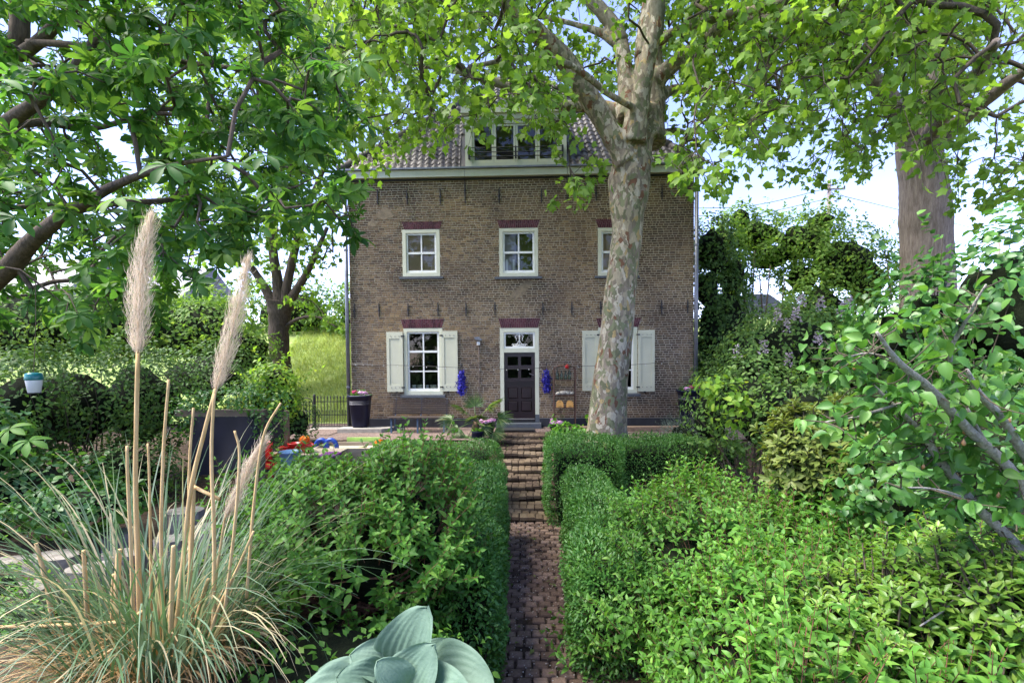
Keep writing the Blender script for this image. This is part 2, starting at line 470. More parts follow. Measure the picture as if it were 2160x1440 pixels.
M_CREAM = plain('cream_paint', c3(.56, .57, .44), .45, var=.07, scale=3)
M_WHITE = plain('white_paint', c3(.74, .75, .72), .4, var=.05, scale=3)
M_SHUT = plain('shutter_paint', c3(.53, .53, .4), .45, var=.06, scale=2)
M_DOOR = plain('aubergine_paint', c3(.018, .009, .012), .3, var=.3, scale=5)
M_BLACK = plain('black_iron', c3(.012, .012, .014), .5, var=.3)
M_PLINTH = plain('tarred_plinth', c3(.02, .021, .027), .55, var=.4, scale=4)
M_BLUEST = plain('bluestone', c3(.075, .085, .1), .5, var=.2, scale=9)
M_ZINC = plain('zinc', c3(.19, .2, .23), .42, .6, .2, 5)
M_NAVY = plain('navy_glaze', c3(.004, .006, .026), .4, var=.3, scale=3, spec=.22)
M_SILVER = plain('silver_band', c3(.2, .2, .23), .5, .5)
M_BENCH = plain('weathered_slat', c3(.04, .027, .022), .7, var=.35, scale=12, stretch=(.1, 1, 1))
M_BSTEEL = plain('blue_steel', c3(.05, .09, .15), .5, var=.2)
M_RUST = plain('rusted_iron', c3(.07, .035, .025), .8, var=.5, scale=30)
M_RED = plain('red_plastic', c3(.5, .012, .012), .35, var=.12)
M_LBLUE = plain('pale_blue_plastic', c3(.24, .4, .62), .45, var=.06)
M_ROYAL = plain('royal_blue_plastic', c3(.015, .06, .36), .35, var=.1)
M_LIMEP = plain('lime_plastic', c3(.36, .6, .14), .45, var=.1)
M_PURPLE = plain('purple_cloth', c3(.13, .01, .16), .7, var=.2)
M_WOOD = plain('grey_wood', c3(.3, .25, .19), .8, var=.3, scale=10, stretch=(.15, 1, 1), bumps=.3)
M_YELLOW = plain('orange_wood', c3(.62, .33, .09), .5, var=.12)
M_TEAL = plain('teal_plastic', c3(.005, .14, .14), .3, var=.1)
M_FROST = plain('frosted_plastic', c3(.6, .62, .62), .35, var=.08)
M_CLOTH = plain('dark_cloth', c3(.012, .012, .02), .85, var=.35, scale=2, bumps=.3)
M_CONCR = plain('weathered_concrete', c3(.3, .28, .25), .9, var=.2, scale=12, bumps=.3)
M_TERRA = plain('terracotta', c3(.28, .1, .06), .8, var=.2)
M_SHELL = plain('pale_stone', c3(.35, .33, .28), .8, var=.35, scale=25)
M_TANR = plain('tan_interior', c3(.5, .36, .23), .8, var=.06, scale=1)
M_OLIVER = plain('olive_curtain', c3(.12, .14, .03), .8, var=.15, scale=2)
M_GREYR = plain('grey_curtain', c3(.34, .33, .33), .8, var=.15, scale=2)
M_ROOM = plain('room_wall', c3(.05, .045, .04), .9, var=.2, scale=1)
M_CARP = plain('car_paint', c3(.015, .016, .02), .15, var=.1)
M_CARG = plain('car_glass', c3(.02, .025, .03), .08, var=.1)
M_TYRE = plain('tyre', c3(.015, .015, .015), .8)
M_POLE = plain('pole_wood', c3(.22, .19, .17), .9, var=.25, scale=8)
M_OCHRE = plain('ochre_render', c3(.42, .27, .13), .9, var=.1, scale=2)
M_GROOF = plain('grey_slate', c3(.17, .17, .2), .6, var=.2, scale=4)
M_RAIL = plain('galvanised_rail', c3(.42, .44, .48), .45, .4, .15)

def glass_mat(name, tint, refl=.9, rough=.02):
    m, nt, p, out = newmat(name)
    nt.nodes.remove(p)
    tr = nt.nodes.new('ShaderNodeBsdfTransparent'); tr.inputs[0].default_value = tint
    gl = nt.nodes.new('ShaderNodeBsdfGlossy'); gl.inputs['Roughness'].default_value = rough; gl.inputs[0].default_value = (refl, refl, refl, 1)
    fr = nt.nodes.new('ShaderNodeFresnel'); fr.inputs['IOR'].default_value = 1.5
    n = pos_noise(nt, 1.6, 2)
    b = nt.nodes.new('ShaderNodeBump'); b.inputs['Strength'].default_value = .12; b.inputs['Distance'].default_value = .02
    nt.links.new(n, b.inputs['Height']); nt.links.new(b.outputs[0], gl.inputs['Normal'])
    mx = nt.nodes.new('ShaderNodeMixShader')
    nt.links.new(fr.outputs[0], mx.inputs[0]); nt.links.new(tr.outputs[0], mx.inputs[1]); nt.links.new(gl.outputs[0], mx.inputs[2])
    nt.links.new(mx.outputs[0], out.inputs[0])
    return m
M_GLASS = glass_mat('window_glass', (.85, .88, .86, 1))
M_BOTTLE = glass_mat('bottle_glass', (.62, .78, .74, 1), .8, .05)

# ------------------------------------------------------------------ leaf templates (length 1 along +y, normal +z)
def leaf_strip(prof, fold=.12, bend=-.12):
    """prof: (t, half width); folded along the midrib and bent downwards"""
    V, Fc = [], []
    rows = []
    for t, w in prof:
        z = bend * t * t
        if w < 1e-4:
            rows.append([len(V)]); V.append((0, t, z))
        else:
            rows.append([len(V), len(V)+1, len(V)+2]); V += [(-w, t, z + fold*w*2), (0, t, z), (w, t, z + fold*w*2)]
    for a, b in zip(rows, rows[1:]):
        if len(a) == 1 and len(b) == 3: Fc += [(a[0], b[1], b[0]), (a[0], b[2], b[1])]
        elif len(a) == 3 and len(b) == 3: Fc += [(a[0], a[1], b[1], b[0]), (a[1], a[2], b[2], b[1])]
        elif len(a) == 3: Fc += [(a[0], a[1], b[0]), (a[1], a[2], b[0])]
    return np.array(V, float), tri(Fc)

T_OVATE = leaf_strip([(0, 0), (.18, .2), (.42, .27), (.72, .17), (1, 0)])
T_HYP = leaf_strip([(0, 0), (.14, .19), (.38, .25), (.7, .15), (1, 0)], .18, -.22)
T_SMALL = leaf_strip([(0, 0), (.45, .24), (1, 0)], .2, -.1)
T_LANCE = leaf_strip([(0, 0), (.3, .13), (.65, .15), (1, 0)], .15, -.15)
T_ROUND = leaf_strip([(0, 0), (.15, .28), (.45, .4), (.78, .27), (1, 0)], .15, -.18)
T_PEAR = leaf_strip([(0, 0), (.12, .2), (.35, .33), (.62, .29), (.85, .15), (1, 0)], .3, -.4)
T_PETAL = leaf_strip([(0, .1), (.5, .4), (1, .15)], .2, -.3)

def plane_leaf():
    ang = [(-150, .42), (-118, .62), (-95, .5), (-62, .86), (-42, .55), (-22, .66), (0, 1.0), (22, .66), (42, .55), (62, .86), (95, .5), (118, .62), (150, .42)]
    V = [(0, 0, 0)]
    for a, r in ang:
        x, y = r * math.sin(R(a)) * .62, r * math.cos(R(a)) * .62
        V.append((x, y, -.5 * (x*x + y*y) + .22 * abs(x)))
    V = np.array(V, float); V[:, 1] += .3
    return V, np.array([(0, i+1, i) for i in range(1, len(ang))] + [(0, 1, len(ang))], np.int32)
T_PLANE = plane_leaf()

def chestnut_leaf(n=6, pr=((.0, .012), (.3, .1), (.62, .19), (.84, .15), (1, 0))):
    Vs, Ts, k = [np.zeros((1, 3))], [], 1
    for i in range(n):
        a = R(-128 + 256 * i / (n-1)); ln = 1.0 - .32 * abs(a) / R(128)
        v, t = leaf_strip(pr, .22, -.34)
        v = v * np.array((1.0, 1, 1)) * ln
        ca, sa = math.cos(a), math.sin(a)
        v = np.stack([v[:, 0]*ca + v[:, 1]*sa, -v[:, 0]*sa + v[:, 1]*ca, v[:, 2] + .015*i % .04], -1)
        Vs.append(v); Ts.append(t + k)
        Ts.append(np.array([(0, k, k+1), (0, k+1, k+2)])); k += len(v)
    return np.concatenate(Vs), np.concatenate(Ts).astype(np.int32)
T_CHEST = chestnut_leaf(6)
T_CHEST5 = chestnut_leaf(5)

def low(t, v): LOW[id(t[0])] = v
T_DIAMOND = leaf_strip([(0, 0), (.42, .29), (1, 0)], .15, -.14)
low(T_OVATE, T_DIAMOND)
low(T_HYP, leaf_strip([(0, 0), (.25, .235), (.62, .19), (1, 0)], .18, -.22))
low(T_ROUND, leaf_strip([(0, 0), (.25, .36), (.65, .35), (1, 0)], .15, -.18))
low(T_LANCE, leaf_strip([(0, 0), (.5, .16), (1, 0)], .15, -.15))
def plane_low():
    ang = [(-140, .45), (-100, .55), (-62, .86), (-38, .55), (0, 1.0), (38, .55), (62, .86), (100, .55), (140, .45)]
    V = [(0, 0, 0)]
    for a, r in ang:
        x, y = r*math.sin(R(a))*.62, r*math.cos(R(a))*.62
        V.append((x, y, -.5*(x*x+y*y)+.22*abs(x)))
    V = np.array(V, float); V[:, 1] += .3
    return V, np.array([(0, i+1, i) for i in range(1, 9)] + [(0, 1, 9)], np.int32)
low(T_PLANE, plane_low())
low(T_CHEST, chestnut_leaf(6, [(.0, .012), (.5, .17), (.84, .15), (1, 0)])); low(T_CHEST5, chestnut_leaf(5, [(.0, .012), (.5, .17), (.84, .15), (1, 0)]))

def blade_tmpl(curve, n=9, w=.011):
    """a grass blade of length 1 arching from +z towards +y"""
    t = np.linspace(0, 1, n); th = curve * t**1.6
    dy, dz = np.sin(th), np.cos(th)
    y = np.concatenate([[0], np.cumsum((dy[1:]+dy[:-1])/2)/(n-1)]); z = np.concatenate([[0], np.cumsum((dz[1:]+dz[:-1])/2)/(n-1)])
    ww = w * (1 - t**2.2) + .0012
    V = np.concatenate([np.stack([-ww, y, z], -1), np.stack([ww, y, z], -1)])
    return V, tri([(i, n+i, n+i+1, i+1) for i in range(n-1)])

def box_tmpl():
    V = np.array([(x, y, z) for z in (-.5, .5) for x, y in ((-.5,-.5),(.5,-.5),(.5,.5),(-.5,.5))], float)
    return V, tri([(4,5,6,7),(0,1,5,4),(1,2,6,5),(2,3,7,6),(3,0,4,7)])
T_BOX = box_tmpl()

def rounded_paver():
    b = .09
    V, Fc = [], []
    rings = [(0.5, -.5), (.5, .3), (.5-b, .5)]
    for s, z in rings: V += [(-s, -s, z), (s, -s, z), (s, s, z), (-s, s, z)]
    V.append((0, 0, .56))
    for k in range(2):
        for i in range(4): Fc.append((k*4+i, k*4+(i+1) % 4, k*4+4+(i+1) % 4, k*4+4+i))
    Fc += [(8+i, 8+(i+1) % 4, 12) for i in range(4)]
    return np.array(V, float), tri(Fc)
T_PAVER = rounded_paver()

def box_frames(sx, sy, sz, yaw=0.0, tilt=None):
    """scale matrices, arrays"""
    N = len(sx); M = np.zeros((N, 3, 3))
    c, s = np.cos(yaw), np.sin(yaw)
    c = np.broadcast_to(c, (N,)); s = np.broadcast_to(s, (N,))
    M[:, 0, 0] = c*sx; M[:, 1, 0] = s*sx; M[:, 0, 1] = -s*sy; M[:, 1, 1] = c*sy; M[:, 2, 2] = sz
    if tilt is not None:
        M[:, 2, 0] = tilt[:, 0]*sx; M[:, 2, 1] = tilt[:, 1]*sy
    return M

def sstep(a, b, x):
    t = np.clip((np.asarray(x, float)-a)/(b-a), 0, 1); return t*t*(3-2*t)

# ------------------------------------------------------------------ terrain
TER = -0.15
def ground_z(x, y):
    x = np.asarray(x, float); y = np.asarray(y, float)
    ramp_ = np.clip((y-8.7)/(13.0-8.7), 0, 1)
    corr = -1.3 + (1.3+TER-.12) * ramp_
    left = -.5 + (.5+TER) * sstep(8.5, 11.5, y)
    left = left + .18*sstep(6.0, 3.0, y)
    right = -.85 + (.85+TER) * sstep(8.0, 11.5, y)
    side = np.where(x < 0, left, right)
    w = sstep(.75, 1.5, np.abs(x+.04))
    near = sstep(3.9, 2.6, y)
    z = corr*(1-w)*(1-near) + side*(1-(1-w)*(1-near))
    z = z + (TER - z) * sstep(11.6, 12.4, y) * sstep(.75, 1.0, np.abs(x+.04))
    z = z + (TER - z) * sstep(13.0, 13.15, y)
    dike = np.clip((y-16.0)/(25.5-16.0), 0, 1)
    dr = np.clip((y-13.0)/(25.5-13.0), 0, 1)
    dike = np.where(x > 5.2, np.maximum(dike, dr), dike)
    return z + (3.85-TER) * (dike*dike*(3-2*dike)*.4 + dike*.6)

def grid_mesh(name, xs, ys, zf, mat, kind='structure', dz=0.0):
    X, Y = np.meshgrid(xs, ys); Z = zf(X, Y) + dz
    V = np.stack([X, Y, Z], -1).reshape(-1, 3); nx = len(xs)
    i = np.arange(len(ys)-1)[:, None]*nx + np.arange(nx-1)[None]
    i = i.ravel()
    T = np.concatenate([np.stack([i, i+1, i+nx+1], -1), np.stack([i, i+nx+1, i+nx], -1)])
    o = link(name, make_mesh(name, V, T, mat), None)
    tag(o, kind=kind)
    return o

def axis_pts(fine0, fine1, step, far):
    a = np.arange(fine0, fine1+1e-6, step)
    e = np.geomspace(step*2, far, 22)
    return np.concatenate([fine0 - e[::-1], a, fine1 + e])
bumps_ph = RNG.uniform(0, 6.28, (8, 2))
def wavy(x, y):
    s = 0
    for k in range(8):
        f = .5*1.55**k
        s = s + .045*.72**k*np.sin(f*x+bumps_ph[k, 0])*np.cos(f*y+bumps_ph[k, 1])
    return s
YS = np.concatenate([[-300, -60, -15, -6, -3], np.arange(-1, 16, .2), np.arange(16, 30, .4), [34, 45, 70, 140, 400, 1200, 3500]])
grid_mesh('ground', axis_pts(-9, 9, .2, 2500), YS, lambda x, y: ground_z(x, y) + np.where(np.abs(x) > 1.1, wavy(x, y)*.8, 0)*(y < 12) - .02, M_SOIL)
grid_mesh('gravel_terrace', np.arange(-7.5, 7.6, .25), np.arange(11.9, 14.16, .15), lambda x, y: np.where((np.abs(x+.04) < .86) & (y < 13.3), -1.6, ground_z(x, y) + .012 + wavy(x*3, y*3)*.12), M_GRAVEL)
grid_mesh('grass_bank', np.concatenate([np.arange(-60, -5.3, .5), [-5.3]]), np.arange(15.0, 25.8, .3), lambda x, y: ground_z(x, y) + .03 + wavy(x, y)*.6*sstep(15, 16, y), M_TURF)
grid_mesh('grass_bank', np.concatenate([[5.3], np.arange(5.6, 40, .5)]), np.arange(15.0, 25.8, .3), lambda x, y: ground_z(x, y) + .03 + wavy(x, y)*.6*sstep(15, 16, y), M_TURF)
grid_mesh('dike_road', np.arange(-120, 121, 5), np.array([27.0, 29, 31, 33]), lambda x, y: ground_z(x, y) + .02, M_ASPHALT)
grid_mesh('lawn', np.arange(-30, 31, 1.5), np.arange(-40, 1.6, 1.5), lambda x, y: ground_z(x, y) + .02, ground_mat('lawn_turf', [(.3, c3(.05, .1, .02)), (.7, c3(.1, .17, .04))], 4, .6, .04))
# pink brick paving by the gate
grid_mesh('gate_paving', np.arange(-8.0, -5.3, .15), np.arange(12.6, 14.9, .15), lambda x, y: ground_z(x, y) + .03 + wavy(x*2, y*2)*.05, M_GRAVEL)

def grass_tufts():
    n = 26000
    x = RNG.uniform(-11, -5.3, n); y = RNG.uniform(15.2, 25.8, n)
    P = np.stack([x, y, ground_z(x, y) + .02 + wavy(x, y)*.6*sstep(15, 16, y)], -1)
    d = np.stack([RNG.normal(0, .45, n), RNG.normal(-.25, .45, n), np.ones(n)], -1)
    up = unit(RNG.normal(size=(n, 3)))
    M = frames(d, up) * RNG.uniform(.12, .34, n)[:, None, None]
    root = empty('bank_grass', (0, 0, 0), 'sunlit rough grass covering the bank left of the house', 'grass', kind='stuff')
    scatter(root, 'grass_blade', leaf_strip([(0, .035), (1, 0)], .1, -.4), L_GRASS, M, P, 0, 'grass_blades')
grass_tufts()

# ------------------------------------------------------------------ the house
FY = 14.2
def fx(px, py=620): return float(at(px, py, FY)[0])
def fz(py, px=1100): return float(at(px, py, FY)[2])
def frect(x0, y0, x1, y1):
    ym, xm = (y0+y1)/2, (x0+x1)/2
    return fx(x0, ym), fx(x1, ym), fz(y1, xm), fz(y0, xm)      # x0 x1 z0 z1

HX0, HX1 = fx(738, 620), fx(1463, 620)
HZ1 = fz(374, 1100)
HDEPTH = 9.0
house = empty('house', (0, FY, TER), 'old brown brick house with cream shutters and dark tiled roof', 'house')
WIN = {
    'ul': frect(849, 484, 928, 583), 'um': frect(1053, 481, 1135, 583), 'ur': frect(1261, 480, 1341, 582),
    'll': frect(852, 692, 934, 832), 'lr': frect(1262, 690, 1344, 829), 'door': frect(1055, 692, 1137, 884)}
WIN['door'] = (WIN['door'][0], WIN['door'][1], TER+.1, WIN['door'][3])
LINT = {'ul': (847, 933, 468, 484), 'um': (1048, 1139, 464, 481), 'ur': (1256, 1346, 462, 480),
        'll': (845, 937, 673, 692), 'lr': (1257, 1352, 671, 690), 'door': (1051, 1140, 671, 691)}
PL_Z = fz(882, 1100)

def house_walls():
    m = MB()
    xs = sorted({HX0, HX1, *[v for w in WIN.values() for v in w[:2]]})
    zs = sorted({TER-.3, HZ1, *[v for w in WIN.values() for v in w[2:]]})
    for a, b in zip(xs, xs[1:]):
        for c, d in zip(zs, zs[1:]):
            cx, cz = (a+b)/2, (c+d)/2
            if any(w[0] < cx < w[1] and w[2] < cz < w[3] for w in WIN.values()): continue
            m.quad((a, FY, c), (b, FY, c), (b, FY, d), (a, FY, d))
    for x0, x1, z0, z1 in WIN.values():
        D = FY+.3
        m.quad((x0, FY, z0), (x0, D, z0), (x0, D, z1), (x0, FY, z1))
        m.quad((x1, D, z0), (x1, FY, z0), (x1, FY, z1), (x1, D, z1))
        m.quad((x0, D, z1), (x1, D, z1), (x1, FY, z1), (x0, FY, z1))
        m.quad((x0, FY, z0), (x1, FY, z0), (x1, D, z0), (x0, D, z0))
    wall = m.build('front_wall', M_MORTAR, house)
    s = MB()
    B = FY+HDEPTH
    s.box(HX0, HX0+.3, FY+.002, B, TER-.3, HZ1-.01); s.box(HX1-.3, HX1, FY+.002, B, TER-.3, HZ1-.01)
    s.box(HX0+.3, HX1-.3, B-.3, B, TER-.3, HZ1-.01)
    s.build('side_wall', M_SIDE, house)
    r = MB()
    mid = (fz(600)+fz(640))/2
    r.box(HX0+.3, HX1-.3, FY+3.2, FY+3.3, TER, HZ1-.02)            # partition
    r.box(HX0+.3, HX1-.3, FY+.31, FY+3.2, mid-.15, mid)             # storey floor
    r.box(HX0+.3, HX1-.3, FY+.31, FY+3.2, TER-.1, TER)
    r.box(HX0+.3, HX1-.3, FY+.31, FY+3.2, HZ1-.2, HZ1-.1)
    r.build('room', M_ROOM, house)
    # bricks
    ch, bl, j = .0667, .158, .0175
    P, S = [], []
    z = PL_Z + .01
    k = 0
    while z + ch < HZ1 - .02:
        x = HX0 + (0 if k % 2 else -.07) + RNG.uniform(-.02, .02)
        while x < HX1:
            L = bl * (RNG.choice([1, 1, 1, .55, 1.1]) + RNG.uniform(-.06, .06))
            a, b = max(x, HX0), min(x+L, HX1)
            segs = [(a, b)]
            zc = z + ch/2
            for key, (x0, x1, z0, z1) in WIN.items():
                if z0-.02 < zc < z1+.0:
                    o0, o1 = x0, x1
                elif z1 <= zc:
                    lp = LINT[key]; t0, t1 = fz(lp[3], (lp[0]+lp[1])/2), fz(lp[2], (lp[0]+lp[1])/2)
                    if not zc < t1: continue
                    sl = .08 * (1-(zc-t0)/(t1-t0))
                    o0, o1 = fx(lp[0], lp[2])+sl, fx(lp[1], lp[2])-sl
                else: continue
                ns = []
                for p, q in segs:
                    if q <= o0 or p >= o1: ns.append((p, q))
                    else:
                        if o0 - p > .02: ns.append((p, o0))
                        if q - o1 > .02: ns.append((o1, q))
                segs = ns
            for p, q in segs:
                if q-p > .03:
                    P.append(((p+q)/2 , FY-.001, zc + RNG.normal(0, .0016))); S.append((q-p-j, ch-j-.002 + RNG.normal(0, .0025)))
            x += L
        z += ch; k += 1
    P = np.array(P); S = np.array(S); n = len(P)
    M = np.zeros((n, 3, 3)); 
    # template z axis (top face) faces the camera (-y)
    M[:, 0, 0] = S[:, 0]; M[:, 2, 1] = S[:, 1]; M[:, 1, 2] = -(.016 + np.abs(RNG.normal(0, .004, n)))
    M[:, 2, 0] = S[:, 0]*RNG.normal(0, .012, n)
    scatter(wall, 'brick', T_BOX, M_BRICK, M, P, 300, 'brickwork', False)
    # plinth
    MB().box(HX0-.02, WIN['door'][0]-.01, FY-.035, FY-.002, TER-.3, PL_Z).build('plinth', M_PLINTH, house)
    MB().box(WIN['door'][1]+.01, HX1+.02, FY-.035, FY-.002, TER-.3, PL_Z).build('plinth', M_PLINTH, house)
    # mortar repair patches on the facade
    for (cx, cy, w, h, a) in ((1100, 612, 60, 20, .75), (812, 452, 34, 22, .1), (786, 472, 20, 16, 0)):
        mm = MB(); c = np.array((fx(cx, cy), fz(cy, cx)))
        ang = np.linspace(0, 2*np.pi, 15, endpoint=False)
        rr = 1 + RNG.normal(0, .18, 15)
        u, v = np.cos(ang)*rr*w/144, np.sin(ang)*rr*h/144
        poly = [(c[0]+uu*math.cos(a)-vv*math.sin(a), c[1]+uu*math.sin(a)+vv*math.cos(a)) for uu, vv in zip(u, v)]
        mm.prism(poly, 1, FY-.014, FY-.002).build('mortar_patch', plain('patch_mortar', c3(.21, .165, .11), .95, var=.35, scale=14, bumps=.4), wall)
house_walls()

def lintel(key):
    x0p, x1p, yt, yb = LINT[key]
    x0, x1 = fx(x0p, yt), fx(x1p, yt); zm = (x0p+x1p)/2
    z1, z0 = fz(yt, zm), fz(yb, zm)+.003
    sl = .08
    b = MB().add([(x0+sl, FY-.006, z0), (x1-sl, FY-.006, z0), (x1, FY-.006, z1), (x0, FY-.006, z1), (x0+sl, FY+.2, z0), (x1-sl, FY+.2, z0), (x1, FY+.2, z1), (x0, FY+.2, z1)],
                 [(0,1,2,3),(5,4,7,6),(1,0,4,5),(3,2,6,7),(0,3,7,4),(2,1,5,6)])
    lo = b.build('lintel', plain('lintel_joint', c3(.33, .25, .22), .9, var=.15), house)
    n = 21
    for i in range(n):
        a0, a1 = i/n, (i+1)/n
        for (h0, h1) in ((0, .46), (.48, 1)) if i % 2 else ((0, .7), (.72, 1)):
            q = MB()
            def X(a, h): return (x0+sl*(1-h)) + a*((x1-x0)-2*sl*(1-h))
            g = .0055
            pts = [(X(a0, h0)+g, z0+(z1-z0)*h0+.003), (X(a1, h0)-g, z0+(z1-z0)*h0+.003), (X(a1, h1)-g, z0+(z1-z0)*h1-.003), (X(a0, h1)+g, z0+(z1-z0)*h1-.003)]
            q.prism(pts, 1, FY-.016-RNG.uniform(0, .005), FY-.004).build('brick', M_LINTEL, lo)
for k in LINT: lintel(k)

def frame_boards(m, x0, x1, z0, z1, w, y0, y1, wb=None):
    wb = w if wb is None else wb
    m.box(x0, x0+w, y0, y1, z0, z1); m.box(x1-w, x1, y0, y1, z0, z1)
    m.box(x0+w, x1-w, y0, y1, z1-w, z1); m.box(x0+w, x1-w, y0, y1, z0, z0+wb)

def window(key, rows, sill_px, room=None):
    x0, x1, z0, z1 = WIN[key]
    m = MB(); frame_boards(m, x0+.003, x1-.003, z0+.003, z1-.003, .1, FY-.012, FY+.12)
    w = m.build('window', M_CREAM, house)
    a0, a1, b0, b1 = x0+.105, x1-.105, z0+.105, z1-.105
    s = MB(); frame_boards(s, a0, a1, b0, b1, .055, FY+.03, FY+.085, .075)
    xm = (a0+a1)/2
    s.box(xm-.02, xm+.02, FY+.034, FY+.08, b0+.076, b1-.056)
    sash = s.build('sash', M_WHITE, w)
    H = b1-b0
    zz = [b0+.075] + [b0 + H*i/rows for i in range(1, rows)] + [b1-.055]
    for i in range(1, rows):
        t = .03 if (rows == 2 or i == 2) else .018
        MB().box(a0+.056, xm-.021, FY+.022 if t > .02 else FY+.036, FY+.078, zz[i]-t, zz[i]+t).build('glazing_bar', M_WHITE, w)
        MB().box(xm+.021, a1-.056, FY+.022 if t > .02 else FY+.036, FY+.078, zz[i]-t, zz[i]+t).build('glazing_bar', M_WHITE, w)
    for i in range(rows):
        for (p, q) in ((a0+.056, xm-.021), (xm+.021, a1-.056)):
            MB().quad((p, FY+.06, zz[i]), (q, FY+.06, zz[i]), (q, FY+.06, zz[i+1]), (p, FY+.06, zz[i+1])).build('pane', M_GLASS, w)
    sx0, sx1, sz0, sz1 = frect(*sill_px)
    MB().prism([(FY-.09, sz0), (FY+.0, sz0-.0), (FY+.0, sz1), (FY-.09, sz1-.02)], 0, sx0, sx1).build('sill', M_BLUEST, w)
    return w, (a0, a1, b0, b1)

wu, r = window('ul', 2, (843, 583, 936, 589))
MB().box(r[0]+.0, r[1]-.0, FY+.13, FY+.14, r[2]-.0, r[3]+.0).build('blind', M_TANR, wu)
t = np.linspace(0, np.pi*1.1, 12); hoop = MB().tube(np.stack([r[0]+.06+.13*np.cos(t), np.full(12, FY+.11), r[2]+.62+.13*np.sin(t)], -1), .012, 6); hoop.build('lamp_hoop', M_WHITE, wu)
wm, r = window('um', 2, (1044, 583, 1143, 589))
MB().box(r[0]+.02, r[0]+.38, FY+.2, FY+.21, r[2]-.05, r[3]).build('curtain', M_GREYR, wm)
MB().box(r[0]+.4, r[1]-.02, FY+.22, FY+.23, r[2]-.05, r[3]).build('curtain', M_OLIVER, wm)
MB().box(r[0]+.08, r[0]+.14, FY+.15, FY+.18, r[2]+.03, r[2]+.42).build('radiator', M_WHITE, wm)
MB().box(r[0]+.28, r[0]+.34, FY+.15, FY+.18, r[2]+.03, r[2]+.42).build('radiator', M_WHITE, wm)
wr, r = window('ur', 2, (1254, 581, 1348, 587))
MB().box(r[0]+.0, r[1]-.0, FY+.13, FY+.14, r[2]-.0, r[3]+.0).build('blind', M_TANR, wr)
wl, r = window('ll', 3, (846, 832, 940, 838))
for i, (a, b, mt) in enumerate(((.06, .2, M_WHITE), (.22, .4, M_CREAM), (.48, .58, M_WHITE), (.6, .84, M_CREAM))):
    MB().lathe((r[0]+(a+b)/2, FY+.26, r[2]+.02), [((b-a)*.4, 0), ((b-a)*.5, .15), ((b-a)*.46, .15), ((b-a)*.4, .12)], 10).build('planter_box', mt, wl)
wlr, r = window('lr', 3, (1256, 829, 1350, 835))

def shutter(px, hinge):
    x0, x1, z0, z1 = frect(*px)
    y0, y1 = FY-.065, FY-.022
    m = MB()
    pw, pz0, pz1 = .085, z0+.2, z1-.2
    m.box(x0, x0+pw, y0, y1, z0, z1); m.box(x1-pw, x1, y0, y1, z0, z1)
    m.box(x0+pw, x1-pw, y0, y1, z0, pz0); m.box(x0+pw, x1-pw, y0, y1, pz1, z1)
    m.box(x0+pw, x1-pw, y0+.016, y1, pz0, pz1)
    o = m.build('shutter', M_SHUT, house)
    for zz in (z0+.13, z1-.13):
        for i in range(3):
            xx = x0 + (x1-x0)*(.28+.25*i)
            MB().lathe((xx, y0-.001, zz-.008), [(.011, 0), (.011, .016)], 6).build('rivet', M_BLACK, o)
        hx = x1 if hinge > 0 else x0
        MB().box(hx-.05, hx+.05, y0-.012, y0-.002, zz-.02, zz+.02).build('hinge', M_BLACK, o)
    xx = (x0+x1)/2 + .05*hinge
    MB().box(xx-.03, xx+.03, y0-.03, y0+.02, z0-.035, z0+.008).build('holdback', M_BLACK, o)
shutter((817, 700, 851, 826), 1); shutter((932, 698, 966, 825), -1)
shutter((1228, 697, 1262, 824), 1); shutter((1345, 696, 1380, 825), -1)

